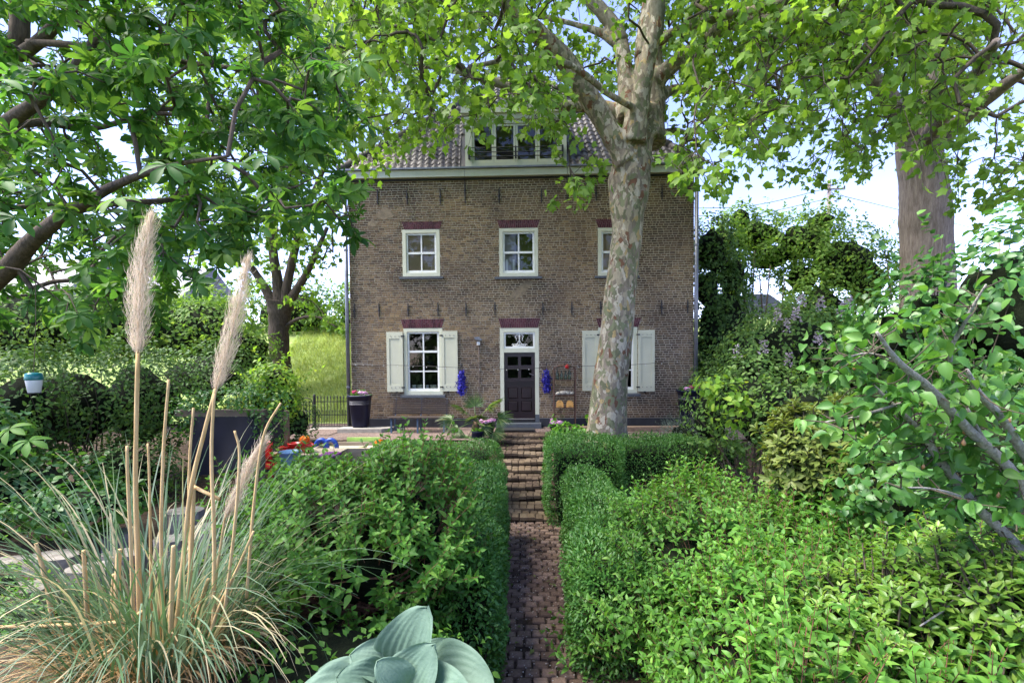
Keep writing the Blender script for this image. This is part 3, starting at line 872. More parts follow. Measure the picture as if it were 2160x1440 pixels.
def door():
    x0, x1, z0, z1 = WIN['door']
    m = MB(); w = .115
    m.box(x0+.003, x0+w, FY-.012, FY+.12, z0+.28, z1-.003); m.box(x1-w, x1-.003, FY-.012, FY+.12, z0+.28, z1-.003)
    m.box(x0+w, x1-w, FY-.012, FY+.12, z1-w, z1-.003)
    zt = fz(743); m.box(x0+w, x1-w, FY-.008, FY+.12, zt, zt+.12)
    fr = m.build('door_frame', M_CREAM, house)
    for a, b in ((x0+.003, x0+w), (x1-w, x1-.003)):
        MB().box(a, b, FY-.014, FY+.12, z0, z0+.278).build('frame_foot', M_BLUEST, fr)
    a0, a1 = x0+w+.004, x1-w-.004
    s = MB(); frame_boards(s, a0, a1, zt+.124, z1-w-.004, .05, FY+.02, FY+.08)
    tr = s.build('transom_light', M_WHITE, house)
    MB().quad((a0+.05, FY+.05, zt+.17), (a1-.05, FY+.05, zt+.17), (a1-.05, FY+.05, z1-w-.05), (a0+.05, FY+.05, z1-w-.05)).build('pane', M_GLASS, tr)
    # white cast ornament in the transom: a stem with scrolls on a scalloped base
    o = MB(); c = (a0+a1)/2; zb, ztp = zt+.175, z1-w-.055; y = FY+.035
    o.tube([(c, y, zb), (c, y, ztp)], .014, 6)
    o.tube([(c-.2, y, zb+.02), (c+.2, y, zb+.02)], .016, 6)
    for i in range(9):
        t = np.linspace(0, np.pi, 7); o.tube(np.stack([c-.2+.05*i+.022*np.cos(t), np.full(7, y), zb+.04+.035*np.sin(t)], -1), .007, 5)
    for sgn in (-1, 1):
        t = np.linspace(0, 4.4, 12); rr = .075 - .011*t
        o.tube(np.stack([c+sgn*(.075-rr*np.cos(t)), np.full(12, y), ztp-.09+rr*np.sin(t)], -1), .009, 5)
        o.tube([(c+sgn*.09, y, ztp-.12), (c+sgn*.09, y, ztp-.2)], .007, 5)
        o.tube(spline([(c+sgn*.13, y, zb+.05), (c+sgn*.06, y, zb+.09), (c+sgn*.02, y, zb+.16)], 4), .009, 5)
    o.build('ornament', M_WHITE, tr, True)
    # leaf of the door
    d = MB(); y0, y1 = FY+.04, FY+.085
    zd = z0+.1
    Wd = a1-a0; st = .1; zr = fz(803)
    d.box(a0, a0+st, y0, y1, zd, zt-.004); d.box(a1-st, a1, y0, y1, zd, zt-.004); xm = (a0+a1)/2
    p1 = [(fz(770)-.0, fz(752)), (fz(797), fz(779))]; p2 = [(fz(841), fz(817)), (fz(868), fz(846))]
    zz = sorted([zd, zt-.004] + [v for p in p1+p2 for v in p])
    d.box(xm-.045, xm+.045, y0, y1, zd, zt-.004)
    cuts = [(zd, p2[1][0]), (p2[1][1], p2[0][0]), (p2[0][1], p1[1][0]), (p1[1][1], p1[0][0]), (p1[0][1], zt-.004)]
    for c0, c1 in cuts:
        d.box(a0+st, xm-.045, y0, y1, c0, c1); d.box(xm+.045, a1-st, y0, y1, c0, c1)
    dl = d.build('door', M_DOOR, house)
    MB().box(a0, a1, y0-.03, y0-.002, zr-.022, zr+.022).build('weather_bar', M_DOOR, dl)
    MB().box(a0+.02, a1-.02, y0-.025, y0-.002, zd+.03, zd+.06).build('kick_strip', plain('worn_metal', c3(.3, .28, .26), .4, .6), dl)
    for zlo, zhi in p2:
        for p, q in ((a0+st, xm-.045), (xm+.045, a1-st)):
            g = MB(); i = .035
            V = [(p, y0+.02, zlo), (q, y0+.02, zlo), (q, y0+.02, zhi), (p, y0+.02, zhi), (p+i, y0-.006, zlo+i), (q-i, y0-.006, zlo+i), (q-i, y0-.006, zhi-i), (p+i, y0-.006, zhi-i)]
            g.add(V, [(4,5,6,7),(0,1,5,4),(1,2,6,5),(2,3,7,6),(3,0,4,7)]).build('panel', M_DOOR, dl)
    for zlo, zhi in p1:
        for p, q in ((a0+st, xm-.045), (xm+.045, a1-st)):
            MB().quad((p, y0+.02, zlo), (q, y0+.02, zlo), (q, y0+.02, zhi), (p, y0+.02, zhi)).build('pane', M_GLASS, dl)
    hz = fz(790)
    MB().tube(spline([(a1-.05, y0-.005, hz-.02), (a1-.05, y0-.05, hz-.01), (a1-.09, y0-.055, hz), (a1-.15, y0-.05, hz+.03)], 4), .009, 6).build('handle', M_SILVER, dl, True)
    MB().box(a0+.01, a1-.01, FY-.01, FY+.12, z0, zd-.004).build('threshold', M_BLACK, house)
    MB().box(x0-.12, x1+.05, FY-.36, FY-.037, TER-.1, TER+.15).build('doorstep', M_BLUEST, house)
    mt = MB().box(x0+.0, x1-.15, FY-.85, FY-.4, TER+.02, TER+.045)
    mt.build('doormat', plain('black_mat', c3(.012, .012, .013), .9), None, label='black doormat with pale edge in front of the doorstep', cat='doormat')
door()

ANCH = [(797, 402, 432), (859, 401, 432), (929, 400, 431), (981, 376, 429), (1053, 398, 429), (1142, 398, 428), (1196, 372, 425), (1257, 393, 424), (1396, 392, 422), (1451, 390, 420),
        (748, 641, 671), (800, 640, 669), (861, 640, 668), (924, 639, 667), (983, 638, 667), (1044, 637, 666), (1145, 637, 665), (1206, 636, 665), (1267, 635, 664), (1395, 633, 663), (1450, 632, 661)]
for px, ya, yb in ANCH:
    x = fx(px, (ya+yb)/2); za, zb = fz(ya, px), fz(yb, px)
    m = MB().tube([(x, FY-.03, zb), (x, FY-.03, (za+zb)/2), (x, FY-.03, za)], [.014, .02, .014], 6)
    m.box(x-.03, x+.03, FY-.045, FY-.012, (za+zb)/2-.02, (za+zb)/2+.02)
    m.build('wall_anchor', M_BLACK, house)

def roof():
    z0 = HZ1 + .22; e = .16
    X0, X1, Y0, Y1 = HX0-e, HX1+e, FY-e, FY+HDEPTH+e
    tanp = math.tan(R(48))
    run = (X1-X0)/2
    run = min(run, (Y1-Y0)/2)
    h = run*tanp
    a = (X0+run, Y0+run, z0+h); b = (X1-run, Y0+run, z0+h)
    c = (X1-run, Y1-run, z0+h); d = (X0+run, Y1-run, z0+h)
    m = MB().add([(X0, Y0, z0), (X1, Y0, z0), (X1, Y1, z0), (X0, Y1, z0), a, b, c, d], [(0, 1, 5, 4), (1, 2, 6, 5), (2, 3, 7, 6), (3, 0, 4, 7), (4, 5, 6, 7)])
    rf = m.build('roof', M_TILE, house)
    # pantiles on the front slope and the two hipped ends
    prof = np.array([(-.5, .0), (-.38, .32), (-.2, .42), (0, .12), (.2, -.3), (.38, -.2), (.5, .0)])
    V = np.array([(u, v, w + (.35 if v < 0 else 0)) for v in (-.5, .5) for u, w in prof])
    n = len(prof); Fc = [(i, i+1, n+i+1, n+i) for i in range(n-1)]
    k = len(V); V = np.vstack([V, V[:n] - np.array((0, 0, .7))]); Fc += [(2*n+i, 2*n+i+1, i+1, i) for i in range(n-1)]
    TT = (V, tri(Fc))
    ca, sa = math.cos(R(48)), math.sin(R(48))
    tw, tl = .2, .27
    for side in ('front', 'left', 'right'):
        P, Ms = [], []
        L = run/ca
        length = (X1-X0) if side == 'front' else (Y1-Y0)
        rows = int(L/tl)
        for i in range(rows):
            s = (i+.5)*tl; ins = s*ca
            u = ins + tw*.5
            while u < length-ins-tw*.3:
                z = z0 + s*sa
                if side == 'front': p = (X0+u, Y0+s*ca, z); ex, ey = (1, 0, 0), (0, ca, sa)
                elif side == 'left': p = (X0+s*ca, Y0+u, z); ex, ey = (0, -1, 0), (ca, 0, sa)
                else: p = (X1-s*ca, Y0+u, z); ex, ey = (0, 1, 0), (-ca, 0, sa)
                ex, ey = np.array(ex, float), np.array(ey, float); nz = np.cross(ex, ey)
                if not (side == 'front' and fx(972) < p[0] < fx(1204) and z < z0+2.6):
                    P.append(np.array(p) + nz*.02); Ms.append(np.stack([ex*tw*1.02, ey*tl*1.12, nz*.07], -1))
                u += tw
        P = np.array(P)+RNG.normal(0, .004, (len(P), 3)); Ms = np.array(Ms)
        scatter(rf, 'tile', TT, M_TILE, Ms, P, 300 if side == 'front' else 0, 'tile_field_'+side if False else 'tile_field', True)
    for p, q in (((X0, Y0, z0), a), ((X1, Y0, z0), b), (a, b), (a, d), (b, c)):
        p, q = np.array(p), np.array(q)
        k = max(2, int(np.linalg.norm(q-p)/.4)) if np.linalg.norm(q-p) > .5 else 0
        for i in range(k):
            g0, g1 = p+(q-p)*i/k, p+(q-p)*(i+1.05)/k
            MB().tube([g0+(0, 0, .05), g1+(0, 0, .03)], [.13, .11], 8).build('ridge_tile', M_TILE, rf, True)
    # cornice boards and gutter
    xa, xb, xc, xd = HX0-.03, fx(981, 365), fx(1196, 365), HX1+.03
    for p, q in ((xa, xb-.006), (xb+.006, xc-.006), (xc+.006, xd)):
        MB().box(p, q, FY-.17, FY-.004, HZ1+.0, HZ1+.2).build('cornice', M_CREAM, house)
    MB().prism([(FY-.24, HZ1+.205), (FY-.1, HZ1+.205), (FY-.1, HZ1+.25), (FY-.24, HZ1+.25)], 0, xa-.12, xd+.12).build('gutter', M_ZINC, house)
    MB().box(xa, xd, FY-.06, FY-.003, HZ1-.05, HZ1-.002).build('cornice_moulding', M_BLACK, house)
    for px, top in ((734, 366), (1466, 353)):
        x = fx(px, 620); zt = HZ1+.2
        y = FY-.1
        m = MB().tube([(x, y, TER), (x, y, zt-.3)], .055, 10)
        o = m.build('downpipe', M_ZINC, house, True)
        MB().lathe((x, y, zt-.3), [(.06, 0), (.07, .05), (.15, .16), (.16, .2), (.16, .215)], 12, sq=6).build('hopper', M_ZINC, o)
        for zz in (TER+1.2, TER+3.2, TER+5.2): MB().lathe((x, y, zz), [(.063, 0), (.063, .05)], 10).build('pipe_clip', M_ZINC, o)
    # dormer
    dy = FY-.08
    def dx(px): return float(at(px, 300, dy)[0])
    def dz(py): return float(at(1090, py, dy)[2])
    x0, x1 = dx(981), dx(1195)
    zb, zt = z0+.02, dz(252)
    m = MB(); posts = [x0, dx(1036)-.05, dx(1086)-.08, dx(1134)-.05, x1]
    m.box(x0, x0+.2, dy, dy+.14, zb, zt); m.box(x1-.2, x1, dy, dy+.14, zb, zt)
    m.box(x0+.2, x1-.2, dy+.003, dy+.14, zb, zb+.16); m.box(x0+.2, x1-.2, dy+.003, dy+.14, zt-.1, zt)
    dm = m.build('dormer', M_CREAM, house)
    xs = np.linspace(x0+.2, x1-.2, 5)
    for i in range(4):
        s = MB(); frame_boards(s, xs[i]+.004, xs[i+1]-.004, zb+.165, zt-.104, .06, dy+.03, dy+.1, .09)
        o = s.build('casement', M_CREAM, dm)
        MB().quad((xs[i]+.06, dy+.06, zb+.25), (xs[i+1]-.06, dy+.06, zb+.25), (xs[i+1]-.06, dy+.06, zt-.16), (xs[i]+.06, dy+.06, zt-.16)).build('pane', M_GLASS, o)
    MB().box(x0-.1, x1+.1, dy-.12, dy+3.2, zt+.16, zt+.42).build('dormer_fascia', M_CREAM, dm)
    MB().box(x0-.13, x1+.13, dy-.15, dy+3.3, zt+.424, zt+.46).build('dormer_roof', M_ZINC, dm)
    MB().box(x0-.02, x1+.02, dy-.04, dy+3.0, zt+.004, zt+.156).build('dormer_head', M_CREAM, dm)
    for s in (x0, x1-.06): MB().box(s, s+.06, dy+.145, dy+3.0, zb, zt-.004).build('dormer_cheek', M_CREAM, dm)
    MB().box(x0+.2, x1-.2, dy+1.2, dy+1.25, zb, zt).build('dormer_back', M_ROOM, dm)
    rl = MB()
    for zz in (.3, .42, .55): rl.tube([(x0+.12, dy-.1, zb+zz), (x1-.12, dy-.1, zb+zz)], .012, 6)
    for xx in (x0+.12, (x0+x1)/2, x1-.12): rl.box(xx-.025, xx+.025, dy-.115, dy-.002, zb+.26, zb+.58)
    rl.build('railing', M_BLACK, dm)
roof()

# wall lamp on a thin conduit
x = fx(1010, 720); z = fz(722, 1010)
wlamp = empty('wall_lamp', (x, FY-.05, z), 'small white sensor lamp on thin conduit between left shutter and door', 'wall lamp')
MB().box(x-.045, x+.045, FY-.12, FY-.02, z-.08, z+.02).build('junction_box', M_WHITE, wlamp)
MB().prism([(x-.1, z+.07), (x+.1, z+.05), (x+.1, z+.09), (x+.0, z+.16), (x-.1, z+.14)], 1, FY-.2, FY-.03).build('lamp_head', M_ZINC, wlamp)
MB().box(x-.012, x+.012, FY-.09, FY-.06, z+.021, z+.06).build('neck', M_ZINC, wlamp)
MB().tube([(x, FY-.04, z-.08), (x, FY-.04, TER+.5)], .014, 6).build('conduit', plain('copper_conduit', c3(.2, .16, .13), .5, .5), wlamp)
# ------------------------------------------------------------------ steps and path
def pavers():
    st = empty('steps', (0, 11, TER), kind='structure')
    P, S, tl, yw = [], [], [], []
    n = 11; yT, yB = 13.2, 8.85; rise = (1.15+TER)/n
    run = (yT-yB)/n
    base = MB()
    for i in range(n):
        y1 = yT-run*i; y0 = y1-run; z = TER - rise*i
        xa = -.74 + .012*i; xb = .66 - .014*i
        base.box(xa-.04, xb+.04, y0+.02, y1+.3, z-.35, z-.035)
        rowd = run/2
        ph = RNG.uniform(0, 6.28)
        for r_ in range(2):
            w = .148; k = int((xb-xa)/w)
            off = RNG.uniform(0, .05)
            for c in range(k+1):
                x = xa + w*(c+.5) + off*(r_ % 2)
                sag = .028*math.sin(2.2*x+ph) + RNG.normal(0, .006)
                P.append((x + RNG.normal(0, .004), y0 + rowd*(r_+.5) + .02*math.sin(3*x+ph) + RNG.normal(0, .006) - (.015 if r_ == 0 else 0), z-.035+sag))
                S.append((w-.009+RNG.normal(0, .004), rowd-.008+RNG.normal(0, .005) + (.02 if r_ == 0 else 0), .07))
                tl.append((RNG.normal(0, .03), RNG.normal(.03, .03))); yw.append(RNG.normal(0, .025))
    base.build('step_bed', M_SOIL, st)
    P, S, tl, yw = map(np.array, (P, S, tl, yw))
    scatter(st, 'paver', T_PAVER, M_STEP, box_frames(S[:, 0], S[:, 1], S[:, 2], yw, tl), P, 300, 'pavers', False)
    pa = empty('path', (0, 6, -1.15), kind='structure')
    P, S, tl, yw = [], [], [], []
    y = 8.88; row = 0; z0 = -1.15
    while y > 2.9:
        d = .125 + RNG.normal(0, .004); w = .165
        x = -.72 + (row % 2)*w*.5
        while x < .78:
            sk = .02*math.sin(1.3*y+2*x) + .015*math.sin(3.1*x-2*y)
            if RNG.random() > .02:
                P.append((x + w/2 + RNG.normal(0, .004), y-d/2 + RNG.normal(0, .004), z0-.03+sk+RNG.normal(0, .005)))
                S.append((w-.022+RNG.normal(0, .005), d-.02+RNG.normal(0, .004), .07)); tl.append(RNG.normal(0, .025, 2)); yw.append(RNG.normal(0, .02))
            x += w
        y -= d; row += 1
    P, S, tl, yw = map(np.array, (P, S, tl, yw))
    scatter(pa, 'paver', T_PAVER, M_PATH, box_frames(S[:, 0], S[:, 1], S[:, 2], yw, tl), P, 300, 'pavers', False)
    bx = np.arange(-1.0, 1.01, .1); by = np.arange(2.8, 8.9, .1)
    g = grid_mesh('path_bed', bx, by, lambda x, y: -1.15 - .03 + .02*np.sin(1.3*y+2*x) + .015*np.sin(3.1*x-2*y) + wavy(x*5, y*5)*.13 + .1*sstep(.62, .95, np.abs(x)), M_SOIL)
    # grit and fallen bits on the path
    n = 1300
    x = RNG.uniform(-.65, .7, n); y = RNG.uniform(2.9, 8.9, n)
    Pg = np.stack([x, y, -1.15 + .012 + .02*np.sin(1.3*y+2*x) + .015*np.sin(3.1*x-2*y) + RNG.uniform(0, .008, n)], -1)
    s = RNG.uniform(.004, .012, n)
    gr = empty('path_grit', (0, 6, -1.15), 'pale grit and blossom crumbs strewn over the brick path', 'grit', kind='stuff')
    scatter(gr, 'grit', T_BOX, plain('grit', c3(.4, .35, .3), .9, var=.5, scale=60), box_frames(s, s*RNG.uniform(.6, 1.4, n), s*.6, RNG.uniform(0, 3, n)), Pg, 0, 'grit_grains', False)
pavers()

n = 70
x = RNG.uniform(-.6, .65, n); y = RNG.uniform(3.2, 12.8, n)
P = np.stack([x, y, np.where(y < 8.8, -1.105, TER - (13.2-y)/.395*.091 + .035)], -1)
fl = empty('fallen_leaves', (0, 6, -1.1), 'few green and brown fallen leaves lying on the path and steps', 'leaf litter', kind='stuff')
scatter(fl, 'fallen_leaf', T_OVATE, L_OLIVE, frames(rdir(n)*np.array((1, 1, .1)), np.array((0, 0, 1.0))+RNG.normal(0, .15, (n, 3)))*RNG.uniform(.03, .09, n)[:, None, None], P, 0, 'fallen_leaf')
# weeds and moss in the joints along both edges
n = 700
sd = RNG.choice([-1, 1], n); y = RNG.uniform(3.0, 12.9, n); x = np.where(sd < 0, -.62, .6) + RNG.normal(0, .06, n)
P = np.stack([x, y, np.where(y < 8.8, -1.13, TER - (13.2-y)/.395*.091 + .01)], -1)
wd = empty('path_weeds', (0, 6, -1.1), 'small green weeds growing along both path edges', 'weeds', kind='stuff')
scatter(wd, 'weed_leaf', T_LANCE, L_HYP, frames(rdir(n)*np.array((1, 1, .4))+np.array((0, 0, .6)), rdir(n))*RNG.uniform(.03, .08, n)[:, None, None], P, 0, 'weed_leaf')

# concrete edging strip along the terrace bed and low kerb by the planter
MB().prism([(fx(735), 13.15), (fx(822), 13.15), (fx(835), 13.3), (fx(840), 13.6), (fx(735), 13.6)], 2, TER-.05, TER+.12).build('planter_kerb', M_CONCR, None, label='low pale brick kerb under the left navy planter', cat='kerb', kind='thing')
MB().box(1.2, 5.4, 13.2, 13.45, TER-.05, TER+.14).build('bed_kerb', plain('brown_kerb', c3(.22, .15, .1), .9, var=.3, scale=10), None, label='low brown kerb along the house behind the plane tree', cat='kerb', kind='thing')

# ------------------------------------------------------------------ plant builders

def tubes_mesh(paths, n=5):
    """paths: list of (points, radii) -> merged arrays"""
    Vs, Ts, k = [], [], 0
    for pts, rad in paths:
        pts = np.asarray(pts, float); m = len(pts)
        V = tube_verts(pts, np.broadcast_to(rad, (m,)), n)
        i = (np.arange(m-1)[:, None]*n + np.arange(n)[None]); j = (np.arange(m-1)[:, None]*n + (np.arange(n)[None]+1) % n)
        q = np.stack([i, j, j+n, i+n], -1).reshape(-1, 4) + k
        Ts.append(np.concatenate([q[:, [0, 1, 2]], q[:, [0, 2, 3]]])); Vs.append(V); k += len(V)
    return np.concatenate(Vs), np.concatenate(Ts)

def add_tubes(parent, name, paths, mat, n=5, kind=None):
    if not paths: return
    V, T = tubes_mesh(paths, n)
    o = link(name, make_mesh(name, V - ORIGIN[parent.name], T, mat), parent)
    if kind: o['kind'] = kind
    return o

def img_targets(n, xr, yr, dr, inside):
    """points spread through a volume, by view direction and depth"""
    out = []
    while len(out) < n:
        px = RNG.uniform(*xr, n); py = RNG.uniform(*yr, n); Y = RNG.uniform(*dr, n)
        k = inside(px, py, Y)
        p = at(px, py, Y)[k]
        out += list(p)
    return np.array(out[:n])

def not_in_house(p):
    x, y, z = p[..., 0], p[..., 1], p[..., 2]
    roof_z = HZ1 + .3 + 1.11*np.minimum(np.minimum(y-(FY-.2), x-(HX0-.2)), (HX1+.2)-x)
    dorm = (np.abs(x - fx(1088)) < 1.9) & (y > FY-.4) & (z < HZ1+2.9)
    ins = (y > FY-.45) & (x > HX0-.3) & (x < HX1+.3) & ((z < HZ1+.35) | (z < roof_z+.35))
    return ~(ins | dorm)

def grow(starts, targets, jit=.12, arch=.08):
    """join every target to the nearest grown branch; returns node paths with pipe-model radii"""
    m = len(targets)
    cap = len(starts) + m*14 + 10
    pos = np.zeros((cap, 3)); par = np.full(cap, -1); cnt = np.zeros(cap)
    pos[:len(starts)] = starts; n = len(starts)
    d0 = np.min(np.linalg.norm(targets[:, None] - starts[None], axis=2), axis=1)
    paths, ends = [], []
    for ti in np.argsort(d0):
        t = targets[ti]
        d = np.linalg.norm(pos[:n]-t, axis=1)
        j = int(np.argmin(d)); L = d[j]
        k = int(np.clip(L/.3, 2, 12))
        s = np.linspace(0, 1, k+1)[1:]
        pts = pos[j] + (t-pos[j])*s[:, None]
        pts[:, 2] += arch*L*np.sin(np.pi*s)
        pts[:-1] += RNG.normal(0, jit*L/k, (k-1, 3))
        idx = [j]
        for p in pts:
            pos[n] = p; par[n] = idx[-1]; idx.append(n); n += 1
        paths.append(idx); ends.append((ti, unit(pts[-1]-pos[idx[-2]])))
        cnt[idx[-1]] += 1
    for i in range(n-1, -1, -1):
        if par[i] >= 0: cnt[par[i]] += cnt[i]
    dirs = np.zeros((m, 3))
    for ti, d in ends: dirs[ti] = d
    return pos, paths, cnt, dirs

def lump(d, seed, amp=.12):
    s = 0
    r = np.random.default_rng(seed)
    for k in range(5):
        w = r.normal(size=3)*(2.2+1.6*k); s = s + np.sin(d @ w + r.uniform(0, 6.28))/(1+.6*k)
    return 1 + amp*s

def crown(tree, targets, dirs, tmpls, mat, per, spread, size, singles, droop, twmat, faceup=.6, cam_up=.0, smooth=True):
    """twiglets with leaves round every branch end"""
    tw, P, D, U, Sz = [], [], [], [], []
    for t, d in zip(targets, dirs):
        k = max(2, per//4)
        for i in range(k):
            e = unit(d*.6 + RNG.normal(0, .7, 3) + np.array((0, 0, -.25*droop)))
            L = spread*RNG.uniform(.5, 1.2)
            pts = t + e*np.linspace(0, L, 3)[:, None]; pts[:, 2] -= droop*.18*np.linspace(0, 1, 3)**2*L*2
            tw.append((pts, np.array((.006, .0045, .002))))
            q = int(np.ceil(per/k))
            s = RNG.uniform(.15, 1.05, q)
            base = t + e*(L*s)[:, None]; base[:, 2] -= droop*.36*s*s*L
            ld = unit(e*.5 + RNG.normal(0, .8, (q, 3)) + np.array((0, 0, -droop)))
            P.append(base); D.append(ld)
            U.append(unit(RNG.normal(0, .55, (q, 3)) + np.array((0, -cam_up, faceup))))
            Sz.append(RNG.uniform(size[0], size[1], q))
    P, D, U, Sz = map(np.concatenate, (P, D, U, Sz))
    k = not_in_house(P); P, D, U, Sz = P[k], D[k], U[k], Sz[k]
    P = P + D*(.15*Sz)[:, None]
    add_tubes(tree, 'twigs', tw, twmat, 3, 'stuff')
    M = frames(D, U) * Sz[:, None, None]
    v = RNG.integers(0, len(tmpls), len(P))
    for i, tm in enumerate(tmpls):
        scatter(tree, 'leaf', tm, mat, M[v == i], P[v == i], singles//len(tmpls), 'leaf_mass', smooth)
    return len(P)

def branch_mesh(tree, pos, paths, cnt, mat, r0=.006, ex=.5, rmax=.2, name='branches'):
    pr = []
    for idx in paths:
        c = np.maximum(cnt[idx], 1); c[0] = c[1]
        pr.append((pos[idx], np.minimum(r0*c**ex, rmax)))
    big = np.argsort([-float(np.sum(r)) for p, r in pr])[:40]
    for i in big:
        add_tubes(tree, 'branch', [pr[i]], mat, 7)
    bs = set(int(i) for i in big)
    add_tubes(tree, name, [q for i, q in enumerate(pr) if i not in bs], mat, 5, 'stuff')

def limb(tree, pts, rad, mat, name='limb', n=12, wob=.03, k=7):
    p = spline(pts, k); r = np.interp(np.linspace(0, 1, len(p)), np.linspace(0, 1, len(rad)), rad)
    MB().tube(p, r, n, True, wob).build(name, mat, tree, True)
    return p

def pxl(*pts):
    a = np.array(pts, float); return at(a[:, 0], a[:, 1], a[:, 2])

# ------------------------------------------------------------------ the plane tree before the house
def plane_tree():
    Y = 11.2
    base = at(1285, 948, Y)
    tree = empty('plane_tree', base, 'tall plane tree with flaking camouflage bark standing before the house', 'tree')
    prof = [(955, 1276, 112), (935, 1279, 98), (905, 1281, 84), (850, 1284, 78), (800, 1288, 74), (750, 1295, 71), (700, 1301, 68), (640, 1306, 67), (560, 1316, 62), (480, 1324, 63), (420, 1329, 78), (372, 1330, 85), (330, 1335, 76), (285, 1343, 66), (230, 1352, 60)]
    n = 36
    rows = []
    th = np.linspace(0, 2*np.pi, n, endpoint=False)
    ys = np.array([p[0] for p in prof]); cx = np.array([p[1] for p in prof]); ww = np.array([p[2] for p in prof])
    yy = np.linspace(955, 230, 70)
    o = np.argsort(ys)
    X = np.interp(yy, ys[o], cx[o]); Wd = np.interp(yy, ys[o], ww[o])
    m = MB(); V = []
    for y, x, w in zip(yy, X, Wd):
        c = at(x, y, Y); r = w/2*Y/F_PX
        d = np.stack([np.cos(th), np.sin(th), np.full(n, y/160)], -1)
        rr = r*lump(d, 5, .022 + .035*float(sstep(880, 950, y)) + .05*float(sstep(470, 400, y)))
        V.append(c + np.stack([np.cos(th)*rr, np.sin(th)*rr, np.zeros(n)], -1))
    V = np.concatenate(V); k = len(yy)
    m.add(V, [(i*n+j, i*n+(j+1) % n, (i+1)*n+(j+1) % n, (i+1)*n+j) for i in range(k-1) for j in range(n)] + [tuple((k-1)*n+j for j in range(n)), tuple(range(n-1, -1, -1))])
    r = lambda px: px/2*Y/F_PX
    st = []
    def limb(tree, pts, rad, mat):
        p = spline(pts, 7); q = np.interp(np.linspace(0, 1, len(p)), np.linspace(0, 1, len(rad)), rad)
        L = np.concatenate([[0], np.cumsum(np.linalg.norm(np.diff(p, axis=0), axis=1))])
        if q[0] > .05:
            k = int(np.searchsorted(L, 2.6)) + 1
            f0 = q.copy(); f0[:4] *= np.linspace(1.25, 1, 4)
            m.tube(p[:k], f0[:k], 14, True)
            j = max(0, int(np.searchsorted(L, 2.1)) - 1)
        else: j = 0
        MB().tube(p[j:], q[j:], 12, True, .03).build('limb', mat, tree, True)
        return p
    st.append(limb(tree, pxl((1322, 340, 11), (1293, 290, 10.9), (1258, 228, 10.8), (1225, 178, 10.6), (1190, 125, 10.4), (1135, 72, 10.1), (1070, 5, 9.8), (1000, -90, 9.5)), [r(52), r(42), r(38), r(34), r(28)], M_PBARK))
    st.append(limb(tree, pxl((1362, 300, 11.3), (1372, 210, 11.4), (1368, 110, 11.5), (1380, 0, 11.6), (1395, -180, 11.8), (1400, -420, 12)), [r(66), r(60), r(54), r(46), r(30)], M_PBARK))
    st.append(limb(tree, pxl((1336, 300, 10.8), (1352, 205, 10.6), (1368, 120, 10.4), (1385, 50, 10.3), (1392, -60, 10.2), (1420, -250, 10)), [r(44), r(36), r(30), r(26), r(20)], M_LIMB))
    st.append(limb(tree, pxl((1325, 250, 11.5), (1318, 150, 11.8), (1305, 75, 12), (1270, 25, 12.1), (1225, -30, 12.3), (1150, -200, 12.6)), [r(40), r(34), r(32), r(28), r(18)], M_LIMB))
    st.append(limb(tree, pxl((1385, 170, 11.2), (1420, 138, 11), (1480, 95, 10.7), (1530, 55, 10.4), (1610, 42, 10), (1720, 38, 9.5), (1850, 60, 9), (1980, 120, 8.6)), [r(36), r(30), r(28), r(22), r(12), r(6)], M_LIMB))
    st.append(limb(tree, pxl((1380, 90, 10.9), (1440, 62, 10.5), (1520, 35, 10), (1620, 15, 9.4), (1760, -30, 8.8)), [r(22), r(18), r(16), r(8)], M_LIMB))
    st.append(limb(tree, pxl((1390, 205, 11.4), (1430, 188, 11.6), (1500, 198, 11.9), (1590, 222, 12.2), (1700, 235, 12.5)), [r(24), r(20), r(16), r(7)], M_LIMB))
    st.append(limb(tree, pxl((1376, 292, 11.3), (1420, 276, 11.5), (1480, 284, 11.7), (1550, 300, 12)), [r(14), r(11), r(9), r(5)], M_LIMB))
    st.append(limb(tree, pxl((1320, 238, 11.6), (1270, 226, 11.8), (1190, 222, 11.9), (1120, 205, 12), (1060, 178, 12.1), (960, 150, 12.2), (840, 130, 12.4)), [r(30), r(26), r(22), r(18), r(8)], M_LIMB))
    st.append(limb(tree, pxl((1354, 232, 10.75), (1325, 222, 10.4), (1280, 195, 10.1), (1230, 155, 9.8), (1180, 130, 9.5), (1100, 122, 9.1), (1000, 140, 8.6)), [r(16), r(14), r(12), r(6)], M_LIMB))
    st.append(limb(tree, pxl((1300, 90, 12), (1240, 60, 12.2), (1100, 30, 12.6), (940, 40, 13), (800, 60, 13.2)), [r(20), r(14), r(9), r(4)], M_LIMB))
    st.append(limb(tree, pxl((1000, -90, 9.5), (880, -120, 9), (740, -100, 8.6)), [r(22), r(14), r(6)], M_LIMB))
    o = m.build('trunk', M_PBARK, tree, True)
    rm = o.modifiers.new('fuse', 'REMESH'); rm.mode = 'VOXEL'; rm.voxel_size = .04; rm.use_smooth_shade = True
    sm = o.modifiers.new('soften', 'SMOOTH'); sm.factor = .5; sm.iterations = 9
    dg = bpy.context.evaluated_depsgraph_get()
    me = bpy.data.meshes.new_from_object(o.evaluated_get(dg))
    o.modifiers.clear(); old = o.data; o.data = me; bpy.data.meshes.remove(old)
    if not me.materials: me.materials.append(M_PBARK)
    nv = len(me.vertices); co = np.zeros(nv*3, np.float32); no = np.zeros(nv*3, np.float32)
    me.vertices.foreach_get('co', co); me.vertices.foreach_get('normal', no)
    co = co.reshape(-1, 3); no = no.reshape(-1, 3)
    zt = float(at(1330, 380, Y)[2]) - base[2]
    burl = np.exp(-((co[:, 2]-zt)/1.3)**2)
    w = 0
    rr = np.random.default_rng(77)
